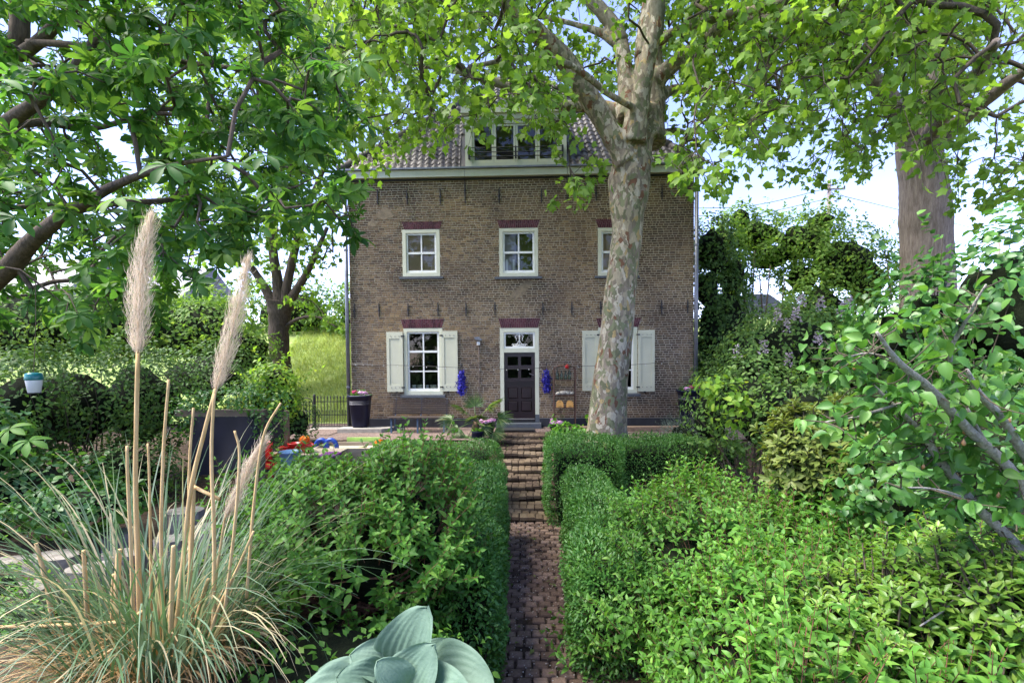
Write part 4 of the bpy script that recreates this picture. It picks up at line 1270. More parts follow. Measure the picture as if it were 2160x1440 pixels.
    for f in (2.5, 4, 6.5, 10, 16):
        k = rr.normal(size=(3, 3))*f*np.array((1, 1, .5)); w = w + np.sin(co @ k[0]+1)*np.sin(co @ k[1]+2)/f**.8
    co = co + no*(w*(.012+.05*burl))[:, None]
    me.vertices.foreach_set('co', co.ravel()); me.update()
    me.polygons.foreach_set('use_smooth', np.ones(len(me.polygons), dtype=bool))
    starts = np.concatenate([s[3:] for s in st])
    bx = [560, 700, 780, 900, 985, 1090, 1130, 1240, 1290, 1380, 1420, 1500, 1560, 1650, 1720, 1800, 1900, 2200]
    by = [200, 300, 345, 330, 335, 330, 420, 410, 330, 345, 400, 420, 360, 350, 300, 330, 320, 320]
    def ins(px, py, Yd):
        lim = np.interp(px, bx, by)
        soft = RNG.random(len(px)) < np.clip(.3 + (lim-py)/330, .3, 1)
        tr = ~((np.abs(px-1340) < 55) & (Yd < 11.2) & (py > 170))
        hl = ~((np.abs(px-1260-(py-230)*.55) < 38) & (py > 110) & (py < 320) & (Yd < 10.6) )
        fork = ~((px > 1215) & (px < 1425) & (py > -40) & (py < 350) & (Yd < 11.6) & (RNG.random(len(px)) < .88))
        dorm = ~((px > 960) & (px < 1205) & (py > 215) & (py < 365) & (RNG.random(len(px)) < .55))
        return (py < lim) & soft & tr & hl & fork & dorm & (((Yd < 13.3) | (py < 170)))
    T1 = img_targets(1650, (640, 2050), (-260, 440), (7.4, 15.5), ins)
    T2 = img_targets(150, (500, 2300), (-900, -200), (9, 14), lambda px, py, Yd: np.ones(len(px), bool))
    T = np.concatenate([T1, T2]); T = T[not_in_house(T)]
    pos, paths, cnt, dirs = grow(starts, T)
    branch_mesh(tree, pos, paths, cnt, M_TWIG, .0065, .5, .09)
    crown(tree, T, dirs, [T_PLANE], L_PLANE, 16, .45, (.12, .21), 300, .75, M_TWIG, .35, .3)
plane_tree()

def right_plane():
    Y = 15.5
    base = at(1955, 700, Y)
    tree = empty('rugged_tree', base, 'thick grey-barked tree trunk rising from the shrubs at right', 'tree')
    p = pxl((1958, 720, Y), (1955, 560, Y), (1953, 500, Y), (1952, 462, Y), (1950, 420, Y), (1945, 370, Y), (1938, 320, Y), (1935, 250, Y))
    r = lambda px: px/2*Y/F_PX
    k = spline(p, 6); rr = np.interp(np.linspace(0, 1, len(k)), np.linspace(0, 1, 8), [r(98), r(88), r(85), r(88), r(83), r(77), r(76), r(70)])
    MB().tube(k, rr, 26, True, .008).build('trunk', M_RBARK, tree, True)
    st = [limb(tree, pxl((1930, 300, Y), (1870, 200, Y-.5), (1800, 130, Y-1), (1720, 90, Y-2)), [r(46), r(34), r(24), r(10)], M_RBARK),
          limb(tree, pxl((1942, 290, Y), (1960, 180, Y), (1975, 60, Y), (2000, -150, Y)), [r(54), r(44), r(36), r(20)], M_RBARK),
          limb(tree, pxl((1948, 320, Y), (2010, 270, Y-.5), (2080, 210, Y-1.5), (2200, 120, Y-3)), [r(40), r(30), r(24), r(14)], M_RBARK),
          limb(tree, pxl((1945, 310, Y), (2000, 230, Y-2), (2060, 160, Y-5), (2100, 90, Y-8)), [r(36), r(26), r(20), r(8)], M_RBARK)]
    starts = np.concatenate(st)
    bx = [1480, 1560, 1640, 1720, 1800, 1880, 1920, 1990, 2060, 2160, 2300]
    by = [280, 330, 330, 420, 400, 330, 330, 420, 430, 500, 520]
    def ins(px, py, Yd):
        lim = np.interp(px, bx, by)
        return (py < lim) & (RNG.random(len(px)) < np.clip(.28+(lim-py)/260, .28, 1)) & ~((np.abs(px-1950) < 60) & (py > 315) & (Yd < 15.5) & (RNG.random(len(px)) < .9))
    T = np.concatenate([img_targets(800, (1480, 2420), (-250, 520), (7.5, 19), ins), img_targets(80, (1600, 2600), (-700, -200), (10, 17), lambda px, py, Yd: np.ones(len(px), bool))])
    T = T[not_in_house(T)]
    pos, paths, cnt, dirs = grow(starts, T)
    branch_mesh(tree, pos, paths, cnt, M_TWIG, .0065, .5, .09)
    crown(tree, T, dirs, [T_PLANE], L_PLANE, 16, .5, (.11, .2), 300, .6, M_TWIG, .4, .3)
right_plane()

def back_plane():
    Y = 18.0
    base = at(590, 770, Y)
    tree = empty('pollard_tree', base, 'pollarded plane tree left of the house before the bank', 'tree')
    r = lambda px: px/2*Y/F_PX
    p = spline(pxl((592, 790, Y), (590, 750, Y), (588, 700, Y), (590, 660, Y), (592, 635, Y)), 6)
    MB().tube(p, np.interp(np.linspace(0, 1, len(p)), [0, .2, .6, 1], [r(48), r(40), r(40), r(58)]), 18, True, .05).build('trunk', M_CBARK, tree, True)
    st = [limb(tree, pxl((580, 650, Y), (560, 610, Y), (535, 570, Y), (480, 500, Y-1)), [r(24), r(18), r(14), r(8)], M_CBARK),
          limb(tree, pxl((600, 650, Y), (620, 620, Y), (650, 570, Y), (690, 480, Y+.5)), [r(24), r(18), r(14), r(8)], M_CBARK),
          limb(tree, pxl((590, 640, Y), (585, 590, Y), (575, 500, Y), (590, 350, Y), (600, 150, Y), (600, -100, Y)), [r(26), r(20), r(18), r(14), r(8)], M_CBARK),
          limb(tree, pxl((598, 640, Y), (610, 580, Y), (640, 460, Y), (690, 330, Y+.5), (720, 150, Y+1)), [r(20), r(18), r(14), r(9), r(6)], M_CBARK),
          limb(tree, pxl((600, 690, Y), (630, 672, Y-.4), (670, 668, Y-.8), (710, 690, Y-1)), [r(9), r(7), r(5), r(3)], M_CBARK)]
    def ins(px, py, Yd):
        a = (px < np.interp(py, [-300, 0, 300, 420, 600, 700], [1000, 960, 800, 735, 735, 700])) & (py < np.interp(px, [300, 450, 560, 620, 700, 1000], [620, 640, 640, 640, 690, 300]))
        keep = (RNG.random(len(px)) < np.where(py > 560, .4, .9))
        g = ~((py > 470) & (py < 640) & (px > 690) & (RNG.random(len(px)) < .75))
        return a & keep & g
    T = img_targets(820, (300, 960), (-260, 710), (14.8, 20.5), ins); T = T[not_in_house(T)]
    pos, paths, cnt, dirs = grow(np.concatenate(st), T)
    branch_mesh(tree, pos, paths, cnt, M_TWIG, .008, .5, .1)
    crown(tree, T, dirs, [T_PLANE], L_PLANE, 15, .6, (.15, .26), 150, .6, M_TWIG, .45, .2)
back_plane()

def chestnut():
    base = np.array((-7.6, 6.2, ground_z(-7.6, 6.2)))
    tree = empty('chestnut_tree', base, 'horse chestnut tree with big palmate leaves overhanging the left side', 'tree')
    fork = at(-420, 640, 6.2)
    p = spline([base, base+(fork-base)*.5+(.1, 0, 0), fork, fork+(0.2, 0, 1.6)], 6)
    MB().tube(p, np.interp(np.linspace(0, 1, len(p)), [0, .1, 1], [.48, .38, .3]), 18, True, .04).build('trunk', M_CBARK, tree, True)
    q = lambda px, Y: px/2*Y/F_PX
    st = [limb(tree, np.vstack([fork[None], pxl((-150, 690, 5.6), (0, 582, 5.2), (68, 508, 5), (150, 445, 4.8), (250, 388, 4.5), (360, 350, 4.2), (480, 330, 3.9))]), [q(54, 5.2), q(46, 5.2), q(38, 5.2), q(33, 5), q(26, 4.8), q(17, 4.5), q(10, 4.2), q(5, 4)], M_CBARK),
          limb(tree, np.vstack([(fork+(0.2, 0, 1.6))[None], pxl((-120, 340, 6), (0, 268, 5.8), (100, 200, 5.6), (160, 140, 5.5), (230, 40, 5.4), (300, -60, 5.3))]), [q(60, 6), q(40, 6), q(28, 5.8), q(24, 5.6), q(20, 5.5), q(14, 5.4), q(8, 5.3)], M_CBARK),
          limb(tree, np.vstack([(fork+(0.2, 0, 1.6))[None], pxl((-100, 200, 6.4), (0, 140, 6.3), (35, 90, 6.3), (42, 30, 6.3), (35, -60, 6.3), (60, -250, 6.4))]), [q(60, 6), q(44, 6.4), q(36, 6.3), q(34, 6.3), q(32, 6.3), q(20, 6.3)], M_CBARK),
          limb(tree, pxl((20, 130, 6.3), (80, 90, 6.2), (140, 30, 6.1), (220, -40, 6), (340, -120, 5.8)), [q(26, 6.2), q(22, 6.2), q(18, 6), q(8, 6)], M_CBARK),
          limb(tree, pxl((60, 90, 6.2), (150, 95, 6), (270, 110, 5.8), (380, 130, 5.6), (520, 150, 5.2), (640, 190, 5)), [q(14, 6), q(12, 6), q(9, 5.8), q(4, 5)], M_CBARK),
          limb(tree, pxl((150, 445, 4.8), (230, 430, 5.2), (320, 425, 5.6), (420, 420, 6.2), (560, 440, 6.6)), [q(18, 5), q(14, 5.2), q(10, 5.6), q(5, 6)], M_CBARK),
          limb(tree, pxl((0, 268, 5.8), (90, 260, 6.3), (200, 270, 6.8), (330, 240, 7), (480, 260, 7.2)), [q(16, 6), q(14, 6.3), q(10, 6.8), q(5, 7)], M_CBARK)]
    def ins(px, py, Yd):
        xr = np.interp(py, [-300, 0, 90, 200, 320, 430, 470, 520, 580, 640], [560, 610, 690, 725, 735, 755, 740, 600, 500, 420])
        low = np.interp(px, [-100, 0, 150, 300, 420, 520, 620, 760], [640, 640, 660, 640, 570, 520, 470, 470])
        gap = ~((np.hypot(px-70, (py-75)*1.1) < 38))
        # keep the big limb in view
        lm = np.interp(px, [0, 70, 150, 260], [582, 508, 445, 385])
        lg = ~((px < 330) & (np.abs(py-lm) < 85) & (Yd < 5.6) & (RNG.random(len(px)) < .9))
        return (px < xr) & (py < low) & (py > -400) & gap & lg & (RNG.random(len(px)) < np.where(px > xr-90, .7, 1))
    T = np.concatenate([img_targets(690, (-150, 780), (-300, 660), (3.8, 8.8), ins), img_targets(60, (-900, 300), (-900, -250), (4, 8), lambda a, b, c: np.ones(len(a), bool))])
    pos, paths, cnt, dirs = grow(np.concatenate(st), T)
    branch_mesh(tree, pos, paths, cnt, M_CBARK, .006, .5, .08)
    crown(tree, T, dirs, [T_CHEST, T_CHEST5], L_CHEST, 8, .3, (.11, .2), 300, .35, M_TWIG, .9, .55)
    # a few large leaves hanging close to the camera and low at the left edge
    P = pxl((10, 385, 2.6), (20, 905, 3.4), (60, 930, 3.3), (-5, 170, 2.4), (30, 460, 2.8), (350, 350, 3.1), (480, 345, 3.3), (245, 420, 3.2), (560, 330, 3.6))
    n = len(P); D = unit(np.stack([RNG.uniform(.1, .9, n), RNG.uniform(-.8, -.2, n), RNG.uniform(-.6, -.2, n)], -1)); U = unit(np.stack([RNG.normal(0, .2, n), np.full(n, -.45), np.ones(n)], -1))
    scatter(tree, 'leaf', T_CHEST, L_CHEST, frames(D, U)*np.array((.16, .15, .15, .15, .15, .2, .2, .18, .2))[:, None, None], P, 20)
chestnut()

# ------------------------------------------------------------------ shrubs
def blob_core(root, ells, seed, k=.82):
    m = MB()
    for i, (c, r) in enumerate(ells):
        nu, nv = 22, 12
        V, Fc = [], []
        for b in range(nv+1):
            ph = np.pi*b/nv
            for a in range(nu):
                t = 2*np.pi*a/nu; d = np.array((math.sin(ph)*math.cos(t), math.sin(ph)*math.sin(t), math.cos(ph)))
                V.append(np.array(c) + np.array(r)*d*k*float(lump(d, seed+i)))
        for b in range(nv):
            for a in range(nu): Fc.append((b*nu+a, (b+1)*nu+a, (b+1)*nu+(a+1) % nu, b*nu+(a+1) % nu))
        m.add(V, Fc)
    m.build('shade_core', M_CORE, root, True, kind='stuff')  # solid dark blobs, not twigs: shade painted behind the leaf shell

def blob_points(ells, dens, seed, depth=.22, k=.9, back=-.35):
    Ps, Ns = [], []
    for i, (c, r) in enumerate(ells):
        c, r = np.array(c, float), np.array(r, float)
        area = 4*np.pi*((r[0]*r[1])**1.6+(r[0]*r[2])**1.6+(r[1]*r[2])**1.6)**(1/1.6)/3**(1/1.6)
        n = int(dens*area)
        d = rdir(n)
        rag = RNG.uniform(1-depth, 1.03, n) + np.abs(RNG.normal(0, .05, n))*(RNG.random(n) < .5)
        p = c + r*d*(lump(d, seed+i, .13)*rag)[:, None] + RNG.normal(0, .02, (n, 3))
        clump = np.sin(p @ np.array((3.1, 2.2, 4.3))+seed)*np.sin(p @ np.array((-4.4, 3.3, 2.1))+2*seed)
        hole = RNG.random(n) < np.clip(.85 + .5*clump, .4, 1)
        d, p, rag = d[hole], p[hole], rag[hole]
        nn = unit(d/r)
        keep = (np.sum(nn*unit(CO-p), 1) > back) & (p[:, 2] > ground_z(p[:, 0], p[:, 1])-.02)
        for q, (c2, r2) in enumerate(ells):
            if q != i: keep &= np.linalg.norm((p-np.array(c2))/np.array(r2), axis=1) > k*.9
        Ps.append(p[keep]); Ns.append(nn[keep])
    return np.concatenate(Ps), np.concatenate(Ns)

def shrub(name, ells, tmpl, mat, dens, size, label, cat='shrub', singles=0, droop=.35, seed=1, out=.5, core=.56, group=None, stems=0, depth=.22, kind=None, sprays=.06):
    ells = [(tuple(c), tuple(r)) for c, r in ells]
    c0 = np.mean([e[0] for e in ells], 0)
    b = np.array((c0[0], c0[1], float(ground_z(c0[0], c0[1]))))
    root = empty(name, b, label, cat, group, kind)
    if core: blob_core(root, ells, seed, core)
    P, N = blob_points(ells, dens, seed, depth)
    n = len(P)
    D = unit(unit(np.cross(N, rdir(n))) + N*out*RNG.uniform(.3, 1.5, n)[:, None] + np.array((0, 0, -droop)))
    U = unit(N + np.array((0, 0, .5)) + RNG.normal(0, .45, (n, 3)))
    if sprays and n > 400:
        k = int(n*sprays/6)
        i = RNG.choice(n, k, replace=False)
        sd = unit(N[i]*.8 + np.array((0, 0, .7)) + RNG.normal(0, .35, (k, 3))); sl = RNG.uniform(2.0, 5.5, k)*size[1]
        tt = np.tile(np.linspace(.15, 1, 9), k)
        ii = np.repeat(np.arange(k), 9)
        Ps = P[i][ii] + sd[ii]*(sl[ii]*tt)[:, None]; Ps[:, 2] -= .25*sl[ii]*tt*tt
        Dx = unit(sd[ii]*.7 + rdir(len(ii)) + np.array((0, 0, -.2)))
        P = np.concatenate([P, Ps]); D = np.concatenate([D, Dx]); U = np.concatenate([U, unit(rdir(len(ii))*.6+np.array((0, 0, 1)))]); n = len(P)
    M = frames(D, U)*RNG.uniform(size[0], size[1], n)[:, None, None]
    scatter(root, 'leaf', tmpl, mat, M, P, singles, 'foliage')
    if stems:
        tb = []
        for i in RNG.choice(n, min(stems, n), replace=False):
            e = P[i]; s = b + (e-b)*.25 + RNG.normal(0, .1, 3); s[2] = min(s[2], e[2]-.2)
            tb.append((spline([s, (s+e)/2+RNG.normal(0, .08, 3), e], 4), np.linspace(.014, .004, 9)))
        add_tubes(root, 'stems', tb, M_TWIG, 5)
    return root

def pe(px, py, Y, rx, ry, rz):
    return (tuple(at(px, py, Y)), (rx, ry, rz))

def hedge(name, boxes, label, dens=2100, size=(.03, .05), singles=0):
    """clipped hedge: leaves over a rounded, slightly uneven block"""
    x0 = np.mean([(b[0]+b[1])/2 for b in boxes]); y0 = np.mean([(b[2]+b[3])/2 for b in boxes])
    root = empty(name, (x0, y0, boxes[0][4]), label, 'hedge', 'clipped hedges beside the path')
    core = MB()
    Ps, Ns = [], []
    for bi, (a, b, c, d, e, f) in enumerate(boxes):
        s = .2
        core.box(a+s, b-s, c+s, d-s, e, f-s)
        fs = [('z', (b-a)*(d-c)), ('y-', (b-a)*(f-e)), ('x-', (d-c)*(f-e)), ('x+', (d-c)*(f-e))]
        for ax, ar in fs:
            n = int(dens*ar); u, v = RNG.random(n), RNG.random(n)
            if ax == 'z': p = np.stack([a+(b-a)*u, c+(d-c)*v, np.full(n, f)], -1); nn = (0, 0, 1)
            elif ax == 'y-': p = np.stack([a+(b-a)*u, np.full(n, c), e+(f-e)*v], -1); nn = (0, -1, 0)
            elif ax == 'x-': p = np.stack([np.full(n, a), c+(d-c)*u, e+(f-e)*v], -1); nn = (-1, 0, 0)
            else: p = np.stack([np.full(n, b), c+(d-c)*u, e+(f-e)*v], -1); nn = (1, 0, 0)
            N = np.tile(np.array(nn, float), (n, 1))
            # round the edges: pull towards an inner box and push out by a radius
            rad = .22
            lo, hi = np.array((a+rad, c+rad, e-.5)), np.array((b-rad, d-rad, f-rad))
            mid = (lo+hi)/2; lo, hi = np.minimum(lo, mid), np.maximum(hi, mid)
            q = np.clip(p, lo, hi); dv = p-q; L = np.linalg.norm(dv, axis=1, keepdims=True)
            N = np.where(L > 1e-4, dv/np.maximum(L, 1e-4), N)
            w = .03*np.sin(3.1*p[:, 0]+2.3*p[:, 1]+bi) + .025*np.sin(5.3*p[:, 2]+4.1*p[:, 1]) + .02*np.sin(9*p[:, 0]-7*p[:, 2])
            p = q + N*(rad + w + RNG.uniform(-.09, .035, n))[:, None]
            keep = np.sum(N*unit(CO-p), 1) > -.3
            for j, o in enumerate(boxes):
                if j != bi: keep &= ~((p[:, 0] > o[0]+.1) & (p[:, 0] < o[1]-.1) & (p[:, 1] > o[2]+.1) & (p[:, 1] < o[3]-.1) & (p[:, 2] < o[5]-.1))
            Ps.append(p[keep]); Ns.append(N[keep])
    core.build('shade_core', M_CORE, root)  # plain dark block posing as the shaded inside of the hedge
    P, N = np.concatenate(Ps), np.concatenate(Ns); n = len(P)
    D = unit(unit(np.cross(N, rdir(n)))*.8 + N*.75 + np.array((0, 0, .25)))
    U = unit(N*.6 + np.array((0, 0, .7)) + RNG.normal(0, .4, (n, 3)))
    scatter(root, 'leaf', T_LANCE_W, L_HEDGE, frames(D, U)*RNG.uniform(size[0], size[1], n)[:, None, None], P, singles, 'foliage')
    return root
T_LANCE_W = leaf_strip([(0, 0), (.4, .21), (.75, .14), (1, 0)], .2, -.12)

low(T_LANCE_W, leaf_strip([(0, 0), (.45, .22), (1, 0)], .2, -.12))
hedge('clipped_hedge', [(-1.3, -.38, 5.2, 8.3, -1.2, .12), (-1.3, -.26, 4.1, 5.4, -1.2, .06)], 'near clipped hedge on the left edge of the brick path', 2300, (.035, .06), 300)
hedge('clipped_hedge', [(-3.1, -.62, 8.9, 10.2, -1.0, .17)], 'far clipped hedge left of the steps below the terrace', 1900, (.03, .05), 100)
hedge('clipped_hedge', [(.34, 1.75, 8.6, 10.6, -1.2, .26), (1.5, 4.2, 9.3, 10.7, -1.0, .2)], 'tall clipped hedge block right of the steps under the plane tree', 1900, (.032, .055), 200)
hedge('clipped_hedge', [(.62, 1.3, 5.4, 8.3, -1.2, -.02), (.44, 1.3, 4.4, 5.6, -1.2, -.08)], 'near clipped hedge on the right edge of the brick path', 2200, (.035, .06), 300)

def sprig_bush(name, ells, dens, label, singles=300, seed=3, core=.72, size=(.065, .105), lenr=(.17, .36), mat=None, minz=None, stems=60, thin=None):
    mat = mat or L_HYP
    c0 = np.mean([e[0] for e in ells], 0)
    b = np.array((c0[0], c0[1], float(ground_z(c0[0], c0[1]))))
    root = empty(name, b, label, 'shrub')
    blob_core(root, ells, seed, core)
    P, N = blob_points(ells, dens, seed, .3, .88)
    if thin is not None:
        q = (P[:, 2] > thin + .2*np.sin(4*P[:, 0])) | (RNG.random(len(P)) < .3); P, N = P[q], N[q]
    if minz is not None: P, N = P[P[:, 2] > minz], N[P[:, 2] > minz]
    n = len(P)
    S = unit(N*.8 + np.array((0, 0, .75)) + RNG.normal(0, .28, (n, 3)))
    L = RNG.uniform(*lenr, n)
    A = unit(np.cross(S, rdir(n))); B = np.cross(S, A)
    LP, LD, LU, LS, tb = [], [], [], [], []
    for k in range(5):
        t = .12 + .2*k
        ax = A if k % 2 == 0 else B
        for sg in (-1, 1):
            LP.append(P + S*(L*t)[:, None]); LD.append(unit(ax*sg + S*(.35+.22*k) + RNG.normal(0, .15, (n, 3))))
            LU.append(unit(S + RNG.normal(0, .25, (n, 3)))); LS.append(RNG.uniform(*size, n)*(1.1-.13*k))
    LP, LD, LU, LS = map(np.concatenate, (LP, LD, LU, LS))
    scatter(root, 'leaf', T_HYP, mat, frames(LD, LU)*LS[:, None, None], LP, singles, 'foliage')
    add_tubes(root, 'shoots', [(np.stack([P[i]-S[i]*.08, P[i]+S[i]*L[i]*.5, P[i]+S[i]*L[i]*.95]), np.array((.004, .003, .0015))) for i in range(n)], M_RTWIG, 3, 'stuff')
    tb = []
    for i in RNG.choice(n, min(stems, n), replace=False):
        s = b + RNG.normal(0, .28, 3)*np.array((1, .5, 0)) + np.array((0, -.15, .05)); e = P[i]
        tb.append((spline([s, s+(e-s)*.45+RNG.normal(0, .09, 3), e], 5), np.linspace(.016, .004, 11)))
    add_tubes(root, 'stems', tb, M_RTWIG, 5)
    return root

sprig_bush('hypericum_bush', [((-1.6, 4.35, .05), (.9, .75, .85)), ((-1.05, 4.5, .12), (.5, .6, .8)), ((-2.25, 4.6, -.08), (.62, .6, .78))], 260, 'bright green leafy bush with reddish stems on the left behind the hosta', seed=31, core=.5, stems=160, thin=.12)
sprig_bush('hypericum_bush', [((2.45, 5.1, -.7), (1.55, 1.9, 1.12)), ((1.8, 3.4, -.62), (.8, 1.25, .95)), ((3.0, 3.9, -.6), (1.1, 1.3, 1.0))], 185, 'broad mound of bright green leafy bush right of the path', seed=41, core=.8)
sprig_bush('hypericum_bush', [((1.4, 2.5, -.62), (.55, .55, .85)), ((2.05, 2.35, -.5), (.75, .5, .85))], 220, 'low leafy bush filling the bottom right corner', seed=47, core=.8, singles=200)
shrub('ground_cover', [((-1.4, 3.4, -.55), (1.0, .5, .45)), ((-.75, 3.5, -.8), (.4, .4, .35))], T_OVATE, L_HYP, 420, (.05, .08), 'low green leaves growing around the blue hosta', 'plant', 60, .1, 51, .6, .7)

# rosette shrub (bottom right): whorls of leaves
def rosettes(name, ells, dens, label, mat, size, per=8, singles=300, seed=61, core=.8):
    c0 = np.mean([e[0] for e in ells], 0); b = np.array((c0[0], c0[1], float(ground_z(c0[0], c0[1]))))
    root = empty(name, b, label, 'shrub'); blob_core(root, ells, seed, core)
    P, N = blob_points(ells, dens, seed, .25); n = len(P)
    S = unit(N*.7 + np.array((0, 0, .8)) + RNG.normal(0, .3, (n, 3)))
    A = unit(np.cross(S, rdir(n))); B = np.cross(S, A)
    LP, LD, LU, LS = [], [], [], []
    for k in range(per):
        a = 2.4*k; el = .15 + .95*k/per
        LP.append(P - S*.012*(per-k)*.6); LD.append(unit((A*math.cos(a)+B*math.sin(a))*1.0 + S*el + RNG.normal(0, .08, (n, 3))))
        LU.append(unit(S+RNG.normal(0, .1, (n, 3)))); LS.append(RNG.uniform(*size, n)*(1.1-.45*k/per))
    LP, LD, LU, LS = map(np.concatenate, (LP, LD, LU, LS))
    scatter(root, 'leaf', T_ROS, mat, frames(LD, LU)*LS[:, None, None], LP, singles, 'foliage')
    add_tubes(root, 'stems', [(np.stack([P[i]-S[i]*.16, P[i]]), np.array((.006, .005))) for i in range(n)], M_TWIG, 4, 'stuff')
    return root
T_ROS = leaf_strip([(0, .02), (.3, .12), (.6, .19), (.85, .13), (1, 0)], .22, -.18)
low(T_ROS, leaf_strip([(0, .02), (.62, .19), (1, 0)], .22, -.18))
rosettes('azalea_bush', [pe(1960, 1330, 2.9, .75, .6, .42), pe(2130, 1330, 2.6, .4, .5, .45), pe(2060, 1270, 3.2, .65, .5, .45)], 330, 'azalea bush with pale green leaf rosettes at the lower right', L_AZAL, (.06, .095), core=.6)
rosettes('rhododendron_bush', [pe(1745, 960, 5.2, .62, .5, .5), pe(1830, 1010, 4.8, .5, .5, .45)], 150, 'yellowish olive rhododendron bush in the right border', L_OLIVE, (.1, .16), 9, 200, 67)

# right-hand border, near to far
shrub('leafy_shrub', [pe(1960, 1040, 4.3, .9, .6, .6), pe(2140, 980, 4.0, .8, .6, .7)], T_ROUND, L_BROAD, 420, (.05, .095), 'dark broad-leaved shrub behind the lichen-grey pear branches', singles=150, seed=71, stems=30)
shrub('leafy_shrub', [pe(2010, 700, 7.0, 1.3, .9, 1.0), pe(2150, 660, 6.4, 1.0, .9, 1.2), pe(1900, 720, 7.5, .8, .8, .75)], T_ROUND, L_BROAD, 210, (.08, .14), 'tall dark green shrub below the thick trunk at right', singles=200, seed=75, stems=40)
shrub('leafy_shrub', [pe(1600, 870, 8.6, .95, .8, .95), pe(1500, 880, 9.2, .45, .6, .8), pe(1700, 900, 7.8, .8, .7, .8)], T_OVATE, L_WILD, 270, (.06, .11), 'mixed green shrub right of the grey needle bush', singles=200, seed=79, stems=40)
shrub('leafy_shrub', [pe(1540, 850, 7.9, .35, .4, .45), pe(1500, 820, 8.2, .25, .3, .25)], T_ROUND, L_LIME, 150, (.08, .13), 'lime green leafy branch in front of the right navy planter', singles=100, seed=83, core=0, depth=.8)
lil = shrub('lilac_bush', [pe(1700, 740, 10.5, 1.3, .9, 1.15), pe(1820, 760, 10, 1.0, .9, 1.0), pe(1600, 760, 11, .8, .8, .9)], T_OVATE, L_WILD, 330, (.07, .11), 'lilac bush with fading pale mauve flower heads', singles=120, seed=87, stems=40)
for i, (px, py) in enumerate(((1690, 640), (1730, 645), (1790, 642), (1640, 668), (1660, 690), (1680, 665), (1610, 735), (1870, 690), (1725, 715), (1555, 745), (1665, 760), (1775, 655))):
    c = at(px, py, 9.4); n = 46
    tt = RNG.random(n); d = rdir(n); P = c + np.stack([d[:, 0]*.07*(1-tt*.7), d[:, 1]*.07*(1-tt*.7), -.1+.26*tt], -1)
    scatter(lil, 'flower_head', T_PETAL, L_LILAC, frames(d, unit(d+rdir(n)*.4))*RNG.uniform(.03, .055, n)[:, None, None], P, 0, 'flower_head')['kind'] = 'stuff'
shrub('evergreen_shrub', [pe(1525, 700, 15.2, 1.0, .8, 2.3), pe(1500, 530, 15.5, .7, .8, 1.1), pe(1490, 610, 15.3, .6, .8, 1.0), pe(1540, 580, 15.8, .6, .8, .9), pe(1530, 830, 14.0, 1.1, .8, 1.0)], T_OVATE, L_IVY, 230, (.09, .15), 'tall dark evergreen beside the right house corner', singles=100, seed=91)
shrub('ivy_thicket', [pe(1590, 500, 18.5, 1.5, 1.2, .95), pe(1690, 515, 18, 1.5, 1.2, 1.0), pe(1520, 520, 17.5, .95, 1, 1.1), pe(1625, 540, 18, 1.1, 1, .7), pe(1690, 590, 17.6, .8, .8, .8), pe(1560, 462, 18, .6, .7, .5), pe(1730, 470, 18, .7, .8, .55), pe(1545, 600, 17, .5, .8, .9)], T_OVATE, L_BACK, 210, (.1, .17), 'sunlit arching thicket above the gap with the parked car', singles=100, seed=95)
shrub('ivy_thicket', [pe(1770, 560, 17.5, 1.6, 1.2, 1.5), pe(1730, 660, 17, 1.3, 1.1, 1.3), pe(1830, 600, 17, .7, 1, 1.3)], T_OVATE, L_BACK, 210, (.1, .17), 'rounded light green thicket on the bank below the utility pole', singles=100, seed=99, stems=30)
shrub('ivy_thicket', [pe(1600, 735, 16, 1.6, 1.1, .9), pe(1500, 720, 15.8, .7, .9, 1.0), pe(1665, 690, 16.5, .7, .8, .8), pe(1555, 690, 16.3, .45, .7, .75)], T_OVATE, L_WILD, 210, (.09, .15), 'shadowed thicket below the gap right of the house', singles=60, seed=103)
# thin stems standing in the gap
gap = empty('sapling_clump', at(1580, 760, 16.5), 'clump of bare thin stems standing in the gap by the car', 'sapling')
for (a, b) in (((1560, 760), (1552, 520)), ((1575, 760), (1580, 540)), ((1585, 760), (1592, 530)), ((1600, 760), (1625, 560)), ((1610, 760), (1602, 580)), ((1592, 740), (1560, 600)), ((1625, 740), (1655, 590))):
    MB().tube(spline(pxl((a[0], a[1], 16.5), ((a[0]+b[0])/2+RNG.normal(0, 4), (a[1]+b[1])/2, 16.5), (b[0], b[1], 16.8)), 5), np.linspace(.04, .018, 11), 6).build('stem', M_TWIG, gap, True)

# grey needle bush by the terrace
g = [pe(1450, 925, 10.9, .65, .5, .5), pe(1500, 915, 10.7, .5, .5, .5)]
shrub('needle_bush', g, leaf_strip([(0, .03), (.5, .05), (1, 0)], .1, -.2), L_GREY, 900, (.06, .12), 'grey-green feathery bush at the terrace edge on the right', singles=0, seed=107, out=1.6, droop=-.3)
# lush bedding at the foot of the trunk
shrub('bedding_plant', [pe(1195, 918, 11.7, .42, .35, .3), pe(1235, 925, 11.5, .3, .3, .25)], T_ROUND, L_FLOW, 420, (.07, .12), 'fresh green bedding plant at the left foot of the plane trunk', 'plant', 120, .1, 111)
shrub('ivy_clump', [pe(1350, 935, 11.3, .6, .35, .16), pe(1300, 940, 10.9, .5, .3, .16), pe(1400, 930, 11.4, .6, .35, .12)], T_OVATE, L_BROAD, 300, (.05, .09), 'low ivy clump growing round the right foot of the plane trunk', 'plant', 0, .1, 115)

